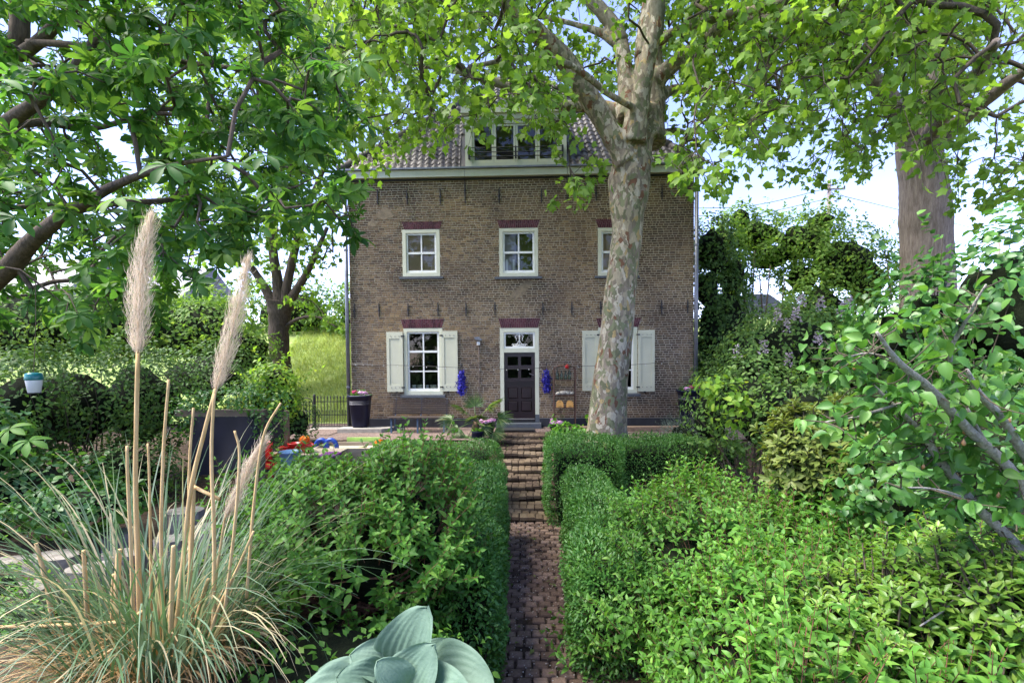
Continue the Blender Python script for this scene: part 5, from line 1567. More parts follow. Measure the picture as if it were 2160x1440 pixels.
# left border
shrub('ivy_bank', [pe(130, 860, 8.6, 1.6, .8, 1.2), pe(300, 850, 9.4, 1.3, .8, 1.2), pe(20, 880, 7.6, 1.0, .8, 1.1), pe(250, 1000, 8.2, 1.2, .7, .6)], T_OVATE, L_IVY, 420, (.055, .1), 'dark small-leaved shrub thicket behind the pampas grass', singles=150, seed=121, stems=60)
shrub('ivy_bank', [pe(440, 800, 11.5, 1.5, .9, .9), pe(560, 850, 11.2, .8, .8, .9), pe(620, 890, 11.4, .5, .6, .55)], T_OVATE, L_IVY, 300, (.06, .11), 'dark ivy mass over the shelter left of the gate', singles=100, seed=125, stems=30)
shrub('lime_shrub', [pe(585, 800, 11, .55, .5, .4), pe(600, 850, 10.8, .4, .4, .4), pe(545, 840, 10.9, .4, .4, .3)], T_OVATE, L_LIME, 380, (.08, .13), 'lime green leafy shrub beside the iron gate', singles=150, seed=129, core=.5, depth=.5)
shrub('back_shrub', [pe(60, 700, 14, 1.8, 1, 1.2), pe(230, 690, 14.5, 2.0, 1.1, 1.3), pe(400, 700, 15, 1.7, 1, 1.1), pe(500, 740, 15.5, 1.2, 1, .9)], T_OVATE, L_BACK, 200, (.1, .17), 'sunlit light green shrubs beyond the ivy at far left', singles=100, seed=133, core=.75)
shrub('ground_ivy', [pe(60, 1040, 6.2, 1.0, .6, .45), pe(170, 1070, 5.8, .7, .5, .3), pe(-40, 960, 6.0, .6, .6, .7)], T_ROUND, L_BROAD, 330, (.06, .1), 'glossy green ground leaves above the stone slabs at left', 'plant', 150, .1, 137)
shrub('ground_cover', [pe(30, 1330, 3.9, .5, .35, .22), pe(120, 1270, 4.3, .5, .35, .2), pe(-40, 1250, 4.5, .5, .4, .25), pe(480, 1230, 4.4, .5, .4, .3)], T_OVATE, L_HYP, 420, (.04, .07), 'low green leaves between the stone slabs behind the pampas', 'plant', 0, .1, 139, sprays=0)
shrub('back_hedge', [((-16 + 4.2*i, 24 + RNG.uniform(-.5, .8), 4.2), (2.8, 1.2, 1.6+RNG.uniform(-.3, .5))) for i in range(3)], T_OVATE, L_BACK, 90, (.16, .26), 'loose hedge on top of the bank far left', 'hedge', 0, seed=141)

shrub('garden_hedge', [((-7, -11, .8), (3.2, 1.6, 3.2)), ((-1.5, -12.5, 1.2), (3.2, 1.6, 3.8)), ((4, -11.5, .6), (3.0, 1.6, 2.9)), ((9, -10, 1.0), (3, 1.6, 3.4))], T_OVATE, L_WILD, 45, (.24, .4), 'tall garden hedge behind the viewer', 'hedge', 0, seed=151, sprays=0)
# leaf litter under the shrubs
n = 2200
x = RNG.uniform(-3.2, 3.5, n); y = RNG.uniform(2.2, 8.5, n); k = np.abs(x) > .75; x, y = x[k], y[k]
P = np.stack([x, y, ground_z(x, y)+wavy(x, y)*.8*(np.abs(x) > 1.1)+RNG.uniform(.0, .03, len(x))], -1)
litter = empty('leaf_litter', (0, 0, 0), 'brown fallen leaves lying under the shrubs', 'leaf litter', kind='stuff')
scatter(litter, 'litter', T_OVATE, leafmat('dry_litter', [(0, c3(.07, .035, .02)), (.6, c3(.14, .07, .04)), (1, c3(.25, .15, .08))], .1, .8, .1), frames(rdir(len(P))*np.array((1, 1, .25)), unit(rdir(len(P))*.4+np.array((0, 0, 1))))*RNG.uniform(.04, .08, len(P))[:, None, None], P, 0, 'litter_leaves')

# ------------------------------------------------------------------ pampas grass
def pampas():
    c = at(330, 1450, 3.25); c[2] = ground_z(c[0], c[1])
    root = empty('pampas_grass', c, 'pampas grass clump with straw stalks and feathery plumes at left', 'ornamental grass')
    # blades
    for curve, n, Lr, mat, sg in ((.9, 260, (1.1, 2.1), L_BLADE, 100), (1.8, 210, (1.0, 1.8), L_BLADE, 100), (2.6, 140, (.8, 1.4), L_BLADE, 60), (2.3, 460, (.3, .85), L_DRY, 40)):
        az = RNG.uniform(0, 2*np.pi, n); rad = np.sqrt(RNG.random(n))*.42
        base = c + np.stack([np.cos(az)*rad*1.25, np.sin(az)*rad, np.full(n, .0)], -1)
        az2 = az + RNG.normal(0, .5, n)
        lean = RNG.uniform(.0, .4, n) + rad*.5
        o = np.stack([np.cos(az2), np.sin(az2), np.zeros(n)], -1)
        zz = unit(np.array((0, 0, 1.0)) + o*lean[:, None]); xx = unit(np.cross(o, zz)); yy = np.cross(zz, xx)
        L = RNG.uniform(*Lr, n)
        M = np.stack([xx, yy, zz], -1)*L[:, None, None]
        M[:, :, 0] *= RNG.uniform(.45, 1.0, n)[:, None]/L[:, None]*1.1
        scatter(root, 'blade', blade_tmpl(curve, 10, .0068), mat, M, base, sg, 'blades')
    # dead thatch at the base
    n = 420
    az = RNG.uniform(0, 2*np.pi, n); o = np.stack([np.cos(az), np.sin(az), RNG.uniform(-.1, .5, n)], -1)
    base = c + o*RNG.uniform(.05, .4, n)[:, None]*np.array((1.25, 1, .6))
    M = frames(unit(o+RNG.normal(0, .4, (n, 3))), rdir(n))*RNG.uniform(.12, .4, n)[:, None, None]; M[:, :, 0] *= .35
    scatter(root, 'thatch', leaf_strip([(0, .05), (.5, .07), (1, 0)], .2, -.3), L_DRY, M, base, 0, 'thatch')
    # stalks: pixel paths, width in pixels
    Y = 3.2
    S = [([(300, 1420), (292, 1200), (286, 1000), (291, 740)], 11), ([(362, 1430), (385, 1200), (405, 1020), (455, 820)], 10), ([(350, 1420), (340, 1150), (345, 950), (356, 800)], 7),
         ([(415, 1430), (402, 1200), (399, 1000), (408, 860)], 7), ([(450, 1390), (452, 1150), (446, 960), (452, 830)], 8), ([(520, 1260), (536, 1060), (556, 920), (592, 850)], 6),
         ([(470, 1320), (496, 1100), (505, 960), (495, 908)], 6), ([(320, 1400), (318, 1180), (315, 1010), (312, 935)], 6), ([(283, 1400), (278, 1200), (270, 1020), (268, 940)], 7),
         ([(372, 1430), (398, 1250), (408, 1030), (404, 1022)], 10), ([(115, 1330), (98, 1230), (80, 1160), (76, 1145)], 9), ([(160, 1350), (148, 1290), (138, 1235), (137, 1232)], 14),
         ([(185, 1320), (182, 1260), (178, 1190), (176, 1160)], 9), ([(330, 1440), (334, 1340), (338, 1240), (340, 1200)], 11), ([(395, 1440), (410, 1330), (430, 1250), (440, 1220)], 10),
         ([(248, 1300), (247, 1240), (250, 1180), (252, 1158)], 12), ([(360, 1350), (362, 1280), (365, 1180), (366, 1150)], 10), ([(300, 1290), (260, 1310), (120, 1318), (-20, 1322)], 9),
         ([(440, 1400), (452, 1250), (470, 1120), (476, 1085)], 6), ([(230, 1430), (236, 1340), (238, 1250), (240, 1210)], 9), ([(420, 1440), (455, 1300), (505, 1190), (535, 1120)], 7)]
    for pts, w in S:
        y0 = Y + RNG.uniform(-.22, .22)
        p = spline(pxl(*[(a, b, y0) for a, b in pts]), 6)
        r0 = w/2*Y/F_PX
        MB().tube(p, np.linspace(r0*1.1, r0*.75, len(p)), 8, True, .04).build('stalk', M_STRAW, root, True)
    a = at(404, 1024, Y); b = at(462, 1052, Y-.05)
    MB().tube([a, b], .012, 6).build('broken_stalk', M_STRAW, root, True)
    # plumes
    for pts, w, n in (([(291, 745), (293, 650), (300, 560), (318, 458)], 56, 2600), ([(455, 822), (478, 740), (500, 650), (524, 552)], 46, 2000), ([(474, 1092), (497, 1050), (525, 985), (556, 932)], 34, 1300)):
        ax = spline(pxl(*[(u, v, Y-.03) for u, v in pts]), 20)
        m = len(ax); t = RNG.random(n); i = np.clip((t*(m-1)).astype(int), 0, m-2)
        P = ax[i] + (ax[i+1]-ax[i])*RNG.random(n)[:, None]
        tan = unit(ax[i+1]-ax[i])
        prof = np.interp(t, [0, .08, .3, .6, .85, 1], [.35, .75, 1, .95, .6, .12])*w/2*Y/F_PX
        o = unit(np.cross(tan, rdir(n)))
        P = P + o*(prof*RNG.uniform(.05, .8, n))[:, None]
        D = unit(tan*1.0 + o*RNG.uniform(.1, .5, n)[:, None] + RNG.normal(0, .12, (n, 3)))
        lg = RNG.random(n) < .25; D = unit(D + o*(lg*.5)[:, None])
        M = frames(D, o)*(RNG.uniform(.04, .095, n)*np.where(lg, 1.15, 1))[:, None, None]; M[:, :, 0] *= .14
        plume = MB().tube(ax, np.linspace(.006, .002, m), 6).build('plume', M_STRAW, root, True)
        scatter(plume, 'plume_hair', leaf_strip([(0, .06), (.5, .07), (1, 0)], .1, -.35), L_PLUME, M, P, 0, 'plume_hair')
pampas()

# ------------------------------------------------------------------ hosta
def hosta():
    Y = 2.05
    c = at(860, 1540, Y+.15); c[2] = max(float(ground_z(c[0], c[1])), c[2]-.3)
    root = empty('hosta', c, 'blue-green hosta with large ribbed leaves at the bottom edge', 'plant')
    L = [((880, 1420, 2.2), (888, 1272, 2.08), .38, .9), ((858, 1402, 2.2), (768, 1345, 2.12), .42, .7), ((862, 1480, 2.05), (915, 1345, 1.98), .36, .75), ((918, 1415, 2.25), (978, 1322, 2.3), .44, .6),
         ((930, 1430, 2.15), (1062, 1408, 2.0), .44, .9), ((830, 1440, 2.1), (742, 1392, 2.0), .40, .9), ((800, 1455, 2.1), (660, 1400, 2.1), .38, 1.0), ((780, 1480, 2.0), (592, 1445, 1.95), .4, 1.0),
         ((900, 1480, 2.0), (1010, 1440, 1.85), .44, 1.0), ((790, 1500, 1.9), (700, 1450, 1.8), .42, 1.0), ((945, 1420, 2.3), (925, 1335, 2.35), .4, .5), ((930, 1500, 1.9), (1040, 1480, 1.75), .42, 1.0), ((850, 1520, 1.85), (860, 1440, 1.7), .42, 1.0), ((815, 1425, 2.25), (795, 1335, 2.3), .44, .6), ((760, 1440, 2.2), (690, 1372, 2.25), .44, .9), ((870, 1440, 2.0), (830, 1372, 1.95), .42, .8), ((960, 1440, 2.2), (1040, 1372, 2.25), .44, .9)]
    nu, nv = 45, 20
    for b, t, wr, upm in L:
        B, T = at(b[0]-24, b[1]+16, b[2]), at(t[0]-24, t[1]+16, t[2])
        ln = np.linalg.norm(T-B)*.86
        tocam = unit(CO-B)
        up = unit(tocam*.75 + np.array((0, 0, upm)) + RNG.normal(0, .08, 3))
        Fm = frames((T-B)[None], up[None])[0]
        u = np.linspace(-1, 1, nu); v = np.linspace(0, 1, nv)
        U, Vv = np.meshgrid(u, v)
        w = wr*2.45*np.power(np.clip(Vv, 1e-4, 1), .42)*np.power(1-Vv, .62)
        x = U*w; y = Vv - .13*np.abs(U)**1.5*(1-Vv)**2
        rib = .02*np.abs(np.cos(U*np.pi*5.5))*(1-Vv)**.5*np.sin(np.pi*np.clip(Vv*1.1, 0, 1))
        z = .55*(U*w)**2*1.6 - .32*Vv**2.2 + rib + .035*np.sin(11*Vv+5*U+3*wr*50)*np.abs(U)**2 - .03*np.exp(-(U/.06)**2)*(1-Vv)
        V = np.stack([x, y, z], -1).reshape(-1, 3)*ln
        V = V @ Fm.T + B
        i = (np.arange(nv-1)[:, None]*nu+np.arange(nu-1)[None]).ravel()
        Tt = np.concatenate([np.stack([i, i+1, i+nu+1], -1), np.stack([i, i+nu+1, i+nu], -1)])
        o = link('leaf', make_mesh('hosta_leaf', V-ORIGIN[root.name], Tt, M_HOSTA), root)
        MB().tube(spline([c+RNG.normal(0, .03, 3), (c+B)/2+(0, 0, .06), B], 5), [.009]*11, 6).build('leaf_stem', M_HOSTA, root, True)
hosta()

# ------------------------------------------------------------------ pear branches
def pear():
    base = np.array((4.0, 2.3, float(ground_z(4.0, 2.3))))
    root = empty('pear_tree', base, 'leaning pear tree with lichen-grey branches and small fruit at right', 'tree')
    q = lambda px, Y=2.5: px/2*Y/F_PX
    st = []
    hub = at(2250, 1300, 2.6)
    MB().tube(spline([base, (base+hub)/2+(0, .05, .1), hub], 6), np.linspace(.07, .05, 13), 10, True, .05).build('trunk', M_PTWIG, root, True)
    for pts, w in (([(2250, 1300), (2144, 1150), (2058, 1067), (2006, 1000), (1983, 971), (1942, 910), (1880, 850), (1830, 800)], [26, 22, 20, 18, 16, 13, 9, 4]),
                   ([(2250, 1300), (2190, 1130), (2140, 1002), (2047, 910), (1964, 821), (1894, 762), (1850, 700)], [26, 22, 20, 18, 15, 11, 5]),
                   ([(2250, 1300), (2220, 1060), (2160, 958), (2111, 879), (2066, 831), (2040, 780)], [24, 20, 18, 15, 12, 6]),
                   ([(2260, 1250), (2190, 1050), (2130, 985), (2080, 935), (2040, 860)], [18, 14, 12, 10, 5]),
                   ([(2047, 910), (2010, 800), (2006, 738), (2030, 690), (2053, 645), (2080, 600)], [9, 8, 8, 6, 3]),
                   ([(2066, 1070), (2020, 1045), (1960, 1030), (1900, 1028)], [8, 7, 5, 3]),
                   ([(2190, 1190), (2100, 1215), (2040, 1245), (1985, 1290), (1940, 1320)], [9, 8, 7, 5, 3]),
                   ([(1964, 821), (1900, 850), (1800, 880), (1740, 890)], [7, 6, 5, 3]),
                   ([(1894, 762), (1830, 745), (1770, 760)], [6, 4, 3])):
        yy = np.linspace(2.62, 2.35 + RNG.uniform(-.15, .25), len(pts))
        st.append(limb(root, pxl(*[(a, b, y) for (a, b), y in zip(pts, yy)]), [q(x) for x in w], M_PTWIG, 'branch', 9, .06, 5))
    nodes = np.concatenate([s[4:] for s in st])
    n = 300
    tgt = nodes[RNG.integers(0, len(nodes), n)] + RNG.normal(0, 1, (n, 3))*np.array((.12, .1, .09)) + np.stack([np.zeros(n), RNG.uniform(-.03, .22, n), np.zeros(n)], -1)
    px, py, dz = proj(tgt); k = (px > 1690) & (py < 1180) & (py > 560); tgt = tgt[k]
    tb, P, D, U, S = [], [], [], [], []
    for t in tgt:
        j = nodes[np.argmin(np.linalg.norm(nodes-t, axis=1))]
        tb.append((spline([j, (j+t)/2+RNG.normal(0, .015, 3), t], 3), np.linspace(.004, .002, 7)))
        m = 4
        P.append(np.repeat(t[None], m, 0)+RNG.normal(0, .015, (m, 3)))
        D.append(unit(rdir(m)+np.array((0, -.1, -.35)))); U.append(unit(np.array((0, -.35, .8))+RNG.normal(0, .4, (m, 3)))); S.append(RNG.uniform(.05, .085, m))
    add_tubes(root, 'spurs', tb, M_TWIG, 5, 'stuff')
    P, D, U, S = map(np.concatenate, (P, D, U, S))
    scatter(root, 'leaf', T_PEAR, L_PEAR, frames(D, U)*S[:, None, None], P+D*.02, 300, 'foliage')
    for i in range(16):
        a = tgt[RNG.integers(0, len(tgt))] + (0, -.02, .03)
        MB().lathe(a, [(.002, -.013), (.007, -.009), (.0095, 0), (.007, .009), (.003, .016), (.002, .022)], 8).build('pear_fruit', M_TERRA2, root, True)
M_TERRA2 = plain('young_pear', c3(.3, .16, .07), .5, var=.3, scale=40)
pear()

# ------------------------------------------------------------------ things on the terrace
def flower_ball(parent, c, r, mat, n=140, size=(.025, .045), flat=.6, name='blossom'):
    d = rdir(n); d[:, 2] = np.abs(d[:, 2])*1.2-.2
    P = np.array(c) + unit(d)*np.array((r, r, r*flat))*RNG.uniform(.75, 1.05, n)[:, None]
    scatter(parent, name, T_PETAL, mat, frames(unit(np.cross(d, rdir(n))), unit(d))*RNG.uniform(*size, n)[:, None, None], P, 0, name)

def leaf_tuft(parent, c, r, mat, n, size, tmpl=None):
    d = rdir(n); d[:, 2] = np.abs(d[:, 2])
    P = np.array(c) + d*np.array(r)*RNG.uniform(.3, 1, n)[:, None]
    scatter(parent, 'leaves', tmpl or T_OVATE, mat, frames(unit(d+rdir(n)*.5), unit(d*.4+np.array((0, 0, 1))+rdir(n)*.3))*RNG.uniform(*size, n)[:, None, None], P, 0, 'leaves')

def planter(px0, px1, pyt, Y, label, crims, pinks):
    c = at((px0+px1)/2, 900, Y); c[2] = TER + (.12 if px0 < 900 else 0); w = (px1-px0)/2*Y/F_PX
    ht = float(at((px0+px1)/2, pyt, Y)[2]) - c[2]
    root = empty('tall_planter', c, label, 'planter', 'tall navy planters at the house corners')
    MB().lathe(c, [(w*.66, 0), (w*.72, .05), (w*.97, ht-.06), (w*1.04, ht-.05), (w*1.04, ht), (w*.92, ht), (w*.9, ht-.08)], 28, sq=4).build('pot', M_NAVY, root, True)
    for dz in (.17, .22, .25):
        k = w*(.72+.25*(ht-dz)/ht)+.006
        MB().lathe((c[0], c[1], c[2]+ht-dz), [(k, 0), (k+.004, .004), (k, .009)], 28, False, sq=4).build('band', M_SILVER, root)
    leaf_tuft(root, (c[0], c[1], c[2]+ht), (w*.95, w*.9, .12), L_BROAD, 140, (.05, .09), T_ROUND)
    for dx, dz, m in pinks: flower_ball(root, (c[0]+dx, c[1]-.1, c[2]+ht+dz), .1, m, 110)
planter(739, 783, 833, 13.55, 'tall navy planter with mauve flowers at the left house corner', 0, [(.05, .06, L_PINK), (.16, .05, L_PINK), (-.1, .08, L_CRIM)])
planter(1432, 1492, 822, 13.4, 'tall navy planter with crimson flowers at the right house corner', 0, [(-.05, .07, L_CRIM), (.1, .08, L_CRIM), (-.2, .03, L_PINK)])

def bench():
    Y = 13.45
    a, b = at(826, 900, Y), at(949, 900, Y); x0, x1 = a[0], b[0]
    root = empty('garden_bench', ((x0+x1)/2, Y, TER), 'long slatted brown bench with blue steel legs under the left window', 'bench')
    sz = TER+.43
    for i in range(7):
        y = Y-.42+.062*i
        MB().box(x0-.03, x1+.03, y, y+.045, sz-.012+.006*(i == 0), sz+.012).build('seat_slat', M_BENCH, root)
    for i in range(7):
        z = sz+.07+.058*i; y = Y+.03+.022*i
        MB().box(x0+.03, x1-.03, y, y+.022, z, z+.042).build('back_slat', M_BENCH, root)
    for x in (x0+.1, (x0+x1)/2, x1-.1):
        MB().bar((x, Y-.38, TER), (x, Y-.36, sz-.013), .045).build('leg', M_BSTEEL, root)
        MB().bar((x, Y+.05, TER), (x, Y-.02, sz-.013), .045).build('leg', M_BSTEEL, root)
        MB().tube([(x, Y-.4, sz-.03), (x, Y+.02, sz-.03), (x, Y+.08, sz+.1), (x, Y+.2, sz+.48)], .016, 6).build('frame', M_BSTEEL, root)
bench()
for px, h in ((838, .17), (846, .2), (851, .15)):
    c = at(px, 906, 13.6); c[2] = TER
    o = MB().lathe(c, [(.04, 0), (.045, .02), (.045, h*.6), (.016, h*.75), (.016, h), (.02, h)], 10).build('glass_bottle', M_BOTTLE, None, True, {838: 'short blue-grey bottle under the bench, leftmost of three', 846: 'tallest blue-grey bottle under the bench, middle of three', 851: 'smallest blue-grey bottle under the bench, rightmost of three'}[px], 'bottle', 'bottles under the bench')

def palm():
    Y = 12.6
    c = at(1003, 925, Y); c[2] = TER
    root = empty('fan_palm', c, 'small fan palm with frayed leaves left of the front door', 'palm')
    MB().tube([c, c+(0, 0, .22), c+(.02, 0, .38)], [.09, .1, .07], 12, True, .12).build('trunk', plain('palm_fibre', c3(.1, .06, .035), .95, var=.5, scale=40, bumps=.6), root, True)
    top = c+np.array((.02, 0, .36))
    for (px, py, dy, sp) in ((975, 862, -.1, .36), (1035, 855, 0, .42), (1060, 880, -.15, .36), (945, 885, -.25, .34), (960, 905, -.4, .32), (1020, 905, -.35, .3), (985, 925, -.5, .28), (1000, 850, .25, .32), (1050, 915, -.4, .3), (1005, 880, -.3, .36)):
        sp *= 1.2; hub = at(px, py, Y+dy); hub = top + (hub-top)*.85
        d = unit(hub-top)
        nrm = unit(np.cross(d, np.array((1.0, 0, 0)))*1.0 + np.array((0, -.7, .3)))
        Fm = frames(d[None], nrm[None])[0]
        Vs, Ts, k = [], [], 0
        nb = 26
        for i in range(nb):
            a = R(-105+210*i/(nb-1)); L = sp*(1-.25*abs(a)/R(105))*RNG.uniform(.85, 1.1)
            v, t = leaf_strip([(0, .003), (.35, .032), (.7, .026), (1, 0)], .8, -.22-RNG.uniform(0, .25))
            v = v*np.array((1/ max(L, .01)*.42, 1, 1))*L
            ca, sa = math.cos(a), math.sin(a)
            v = np.stack([v[:, 0]*ca+v[:, 1]*sa, -v[:, 0]*sa+v[:, 1]*ca, v[:, 2]], -1)
            Vs.append(v); Ts.append(t+k); k += len(v)
        V = np.concatenate(Vs) @ Fm.T + hub
        link('palm_leaf', make_mesh('palm_leaf', V-ORIGIN[root.name], np.concatenate(Ts), L_PALM), root)
        MB().tube([top, (top+hub)/2+(0, 0, .03), hub], [.012, .01, .008], 5).build('leaf_stalk', L_PALM, root, True)
palm()

def flower_pot(px, py, Y, label, r=.17, mat=None, n=3):
    c = at(px, py, Y); c[2] = TER
    root = empty('flower_pot', c, label, 'flower pot', 'potted mauve flowers by the steps')
    MB().lathe(c, [(r*.7, 0), (r*.95, .2), (r*1.05, .2), (r*1.05, .24), (r*.9, .24)], 18).build('pot', mat or M_NAVY, root, True)
    leaf_tuft(root, (c[0], c[1], c[2]+.24), (r*1.2, r*1.2, .14), L_BROAD, 110, (.06, .1), T_ROUND)
    for i in range(n): flower_ball(root, (c[0]+RNG.uniform(-r, r), c[1]-.08+RNG.uniform(-.06, .06), c[2]+.36+RNG.uniform(-.02, .05)), .1, L_PINK, 100)
flower_pot(1030, 915, 12.75, 'dark pot of mauve hydrangea beside the palm', n=4)
flower_pot(1172, 912, 12.6, 'dark pot of mauve flowers at the right end of the doorstep', .14, n=4)
c = at(1008, 925, 12.2); c[2] = TER-.02
pot = empty('glazed_pot', c, 'shiny dark blue pot in front of the palm trunk', 'flower pot')
MB().lathe(c, [(.1, 0), (.16, .08), (.15, .18), (.17, .2), (.15, .2)], 18).build('pot', M_NAVY, pot, True)
leaf_tuft(pot, (c[0], c[1], c[2]+.18), (.14, .14, .1), L_FLOW, 40, (.06, .09))

def etagere():
    Y = 13.95
    x0, x1 = at(1168, 830, Y)[0], at(1212, 830, Y)[0]
    zz = [float(at(1190, y, Y)[2]) for y in (800, 832, 857, 870)]
    top = float(at(1190, 770, Y)[2]); sh = float(at(1190, 778, Y)[2])
    root = empty('plant_rack', ((x0+x1)/2, Y, TER), 'rusty iron rack with arched top right of the front door', 'rack')
    for x in (x0, x1):
        for y in (Y, Y-.28):
            MB().tube([(x, y, TER), (x, y, sh)], .014, 6).build('upright', M_RUST, root)
    for y in (Y, Y-.28):
        t = np.linspace(0, np.pi, 13); cx = (x0+x1)/2
        MB().tube(np.stack([cx-(x1-x0)/2*np.cos(t), np.full(13, y), sh+(top-sh)*np.sin(t)], -1), .014, 6).build('arch', M_RUST, root, True)
    MB().tube([((x0+x1)/2, Y, top), ((x0+x1)/2, Y, top+.1)], [.02, .006], 6).build('finial', M_RUST, root)
    for z in (zz[0], zz[1], zz[2]):
        m = MB(); m.box(x0, x1, Y-.29, Y+.01, z-.012, z+.0)
        m.build('shelf', M_RUST, root)
    MB().tube([(x0, Y-.28, sh), (x1, Y-.28, sh)], .012, 6).build('rail', M_RUST, root)
    MB().tube([(x0, Y-.28, zz[3]-.0), (x1, Y-.28, zz[3])], .012, 6).build('rail', M_RUST, root)
    W = x1-x0
    words = ['leftmost', 'second from left', 'third from left', 'rightmost']
    for i, (f, h) in enumerate(((.16, .34), (.36, .27), (.55, .25), (.74, .36))):
        c = (x0+W*f, Y-.14, zz[0]+.001)
        MB().lathe(c, [(.045, 0), (.05, .01), (.05, h*.5), (.02, h*.68), (.016, h*.95), (.022, h)], 12).build('glass_bottle', M_BOTTLE, None, True, f'pale green glass bottle, {words[i]} on the upper rack shelf', 'bottle', 'bottles on the rack')
    c = (x0+W*.62, Y-.2, sh+.07)
    lan = MB().lathe(c, [(.005, -.06), (.05, -.04), (.062, 0), (.05, .04), (.01, .065)], 12); lan.build('red_bauble', M_RED, None, True, 'round red bauble at the top of the iron rack', 'bauble')
    for i, (f, r) in enumerate(((.2, .07), (.42, .1), (.62, .085), (.82, .075))):
        m = MB(); d_ = []
        nu, nv = 10, 6
        V = []; Fc = []
        for b in range(nv+1):
            ph = np.pi*b/nv
            for a in range(nu):
                t = 2*np.pi*a/nu; d = np.array((math.sin(ph)*math.cos(t), math.sin(ph)*math.sin(t), math.cos(ph)))
                V.append(np.array((x0+W*f, Y-.15, zz[1]+r*.62)) + d*np.array((r*1.1, r, r*.65))*float(lump(d, 200+i, .12)))
        for b in range(nv):
            for a in range(nu): Fc.append((b*nu+a, (b+1)*nu+a, (b+1)*nu+(a+1) % nu, b*nu+(a+1) % nu))
        m.add(V, Fc).build('pale_stone', M_SHELL, None, True, ['small pale stone at the left of the middle rack shelf', 'largest pale stone on the middle rack shelf', 'pale stone right of the largest on the middle rack shelf', 'small pale stone at the right of the middle rack shelf'][i], 'stone', 'stones on the rack')
    for i, f in enumerate((.27, .74)):
        w, h = .1, .2; cx = x0+W*f; z = zz[2]+.001
        poly = [(cx-w, z), (cx+w, z), (cx+w*.92, z+h*.7)] + [(cx+w*.62*math.cos(t)*1.2, z+h*.72+.06*math.sin(t)) for t in np.linspace(.3, np.pi-.3, 6)] + [(cx-w*.92, z+h*.7)]
        root2 = empty('wooden_house', (cx, Y-.2, z), ['left', 'right'][i]+'most orange wooden insect house on the lower rack shelf' if i == 0 else 'right orange wooden insect house on the lower rack shelf', 'insect house', 'insect houses on the rack')
        MB().prism(poly, 1, Y-.26, Y-.16).build('box', M_YELLOW, root2)
        for k, (dx, dz) in enumerate(((0, .2), (.0, .15))):
            if k < 2-i: MB().prism([(cx+dx+.012*math.cos(t), z+dz+.012*math.sin(t)) for t in np.linspace(0, 2*np.pi, 8, endpoint=False)], 1, Y-.263, Y-.2605).build('entrance_hole', M_BLACK, root2)
        MB().box(cx-.04, cx+.04, Y-.263, Y-.2605, z+.02, z+.032).build('slot', M_BLACK, root2)
    c = np.array((x0+W*.35, Y-.2, TER))
    v = empty('trailing_plant', c, 'thin trailing plant under the iron rack', 'plant')
    leaf_tuft(v, (c[0], c[1], TER+.2), (.12, .12, .5), L_BROAD, 60, (.03, .05))
    add_tubes(v, 'stems', [(spline([c, c+(RNG.normal(0, .05), -.02, .3), c+(RNG.normal(0, .08), 0, .6)], 4), .004) for _ in range(4)], M_TWIG, 4)
etagere()

def garland(px, y0, y1, label):
    Y = FY-.13
    a, b = at(px, y0, Y), at(px, y1, Y)
    root = empty('blue_garland', a, label, 'hanging decoration', 'blue ribbon bunches hanging beside the door')
    n = 520
    t = RNG.random(n); w = np.interp(t, [0, .12, .35, .8, 1], [.03, .07, .1, .11, .07])
    d = rdir(n)
    P = a + (b-a)*t[:, None] + d*np.array((1, .6, .3))*(w*RNG.uniform(.3, 1.5, n)*(1+.35*np.sin(31*t)))[:, None]
    M = frames(unit(np.cross(d, rdir(n))+np.array((0, 0, -.4))), d)*RNG.uniform(.05, .09, n)[:, None, None]; M[:, :, 0] *= .6
    scatter(root, 'ribbons', T_PETAL, L_BLUE, M, P, 0, 'ribbons')
    MB().tube([a+(0, 0, .16), a+(-.03, 0, .04), a], .008, 5).build('cord', M_BLACK, root)
    MB().tube([a+(0, 0, .16), a+(.03, 0, .04), a], .008, 5).build('cord', M_BLACK, root)
    MB().lathe(a+np.array((0, 0, .14)), [(.012, 0), (.02, .03), (.012, .07)], 8).build('hook', M_BLACK, root)
garland(974, 782, 830, 'bunch of blue ribbons hanging from a hook left of the door')
garland(1153, 780, 826, 'bunch of blue ribbons hanging from a hook right of the door')

def string_lights():
    a, m, b = at(738, 768, FY-.2), at(966, 776, FY-.35), at(1462, 758, FY-.2)
    root = empty('string_lights', m, 'thin string of tiny bulbs strung across the front of the house', 'string lights')
    pts = spline(pxl((738, 767, FY-.2), (800, 769, FY-.25), (900, 772, FY-.25), (966, 775, FY-.25), (1060, 778, FY-.25), (1140, 776, FY-.25), (1230, 772, FY-.25), (1350, 768, FY-.25), (1462, 757, FY-.2)), 10)
    MB().tube(pts, .006, 5).build('cable', M_BLACK, root)
    for i in range(2, len(pts)-1, 3):
        p = pts[i]
        MB().lathe(p-np.array((0, 0, .05)), [(.003, 0), (.008, .01), (.009, .02), (.005, .034)], 7).build('bulb', M_FROST, root, True)
string_lights()

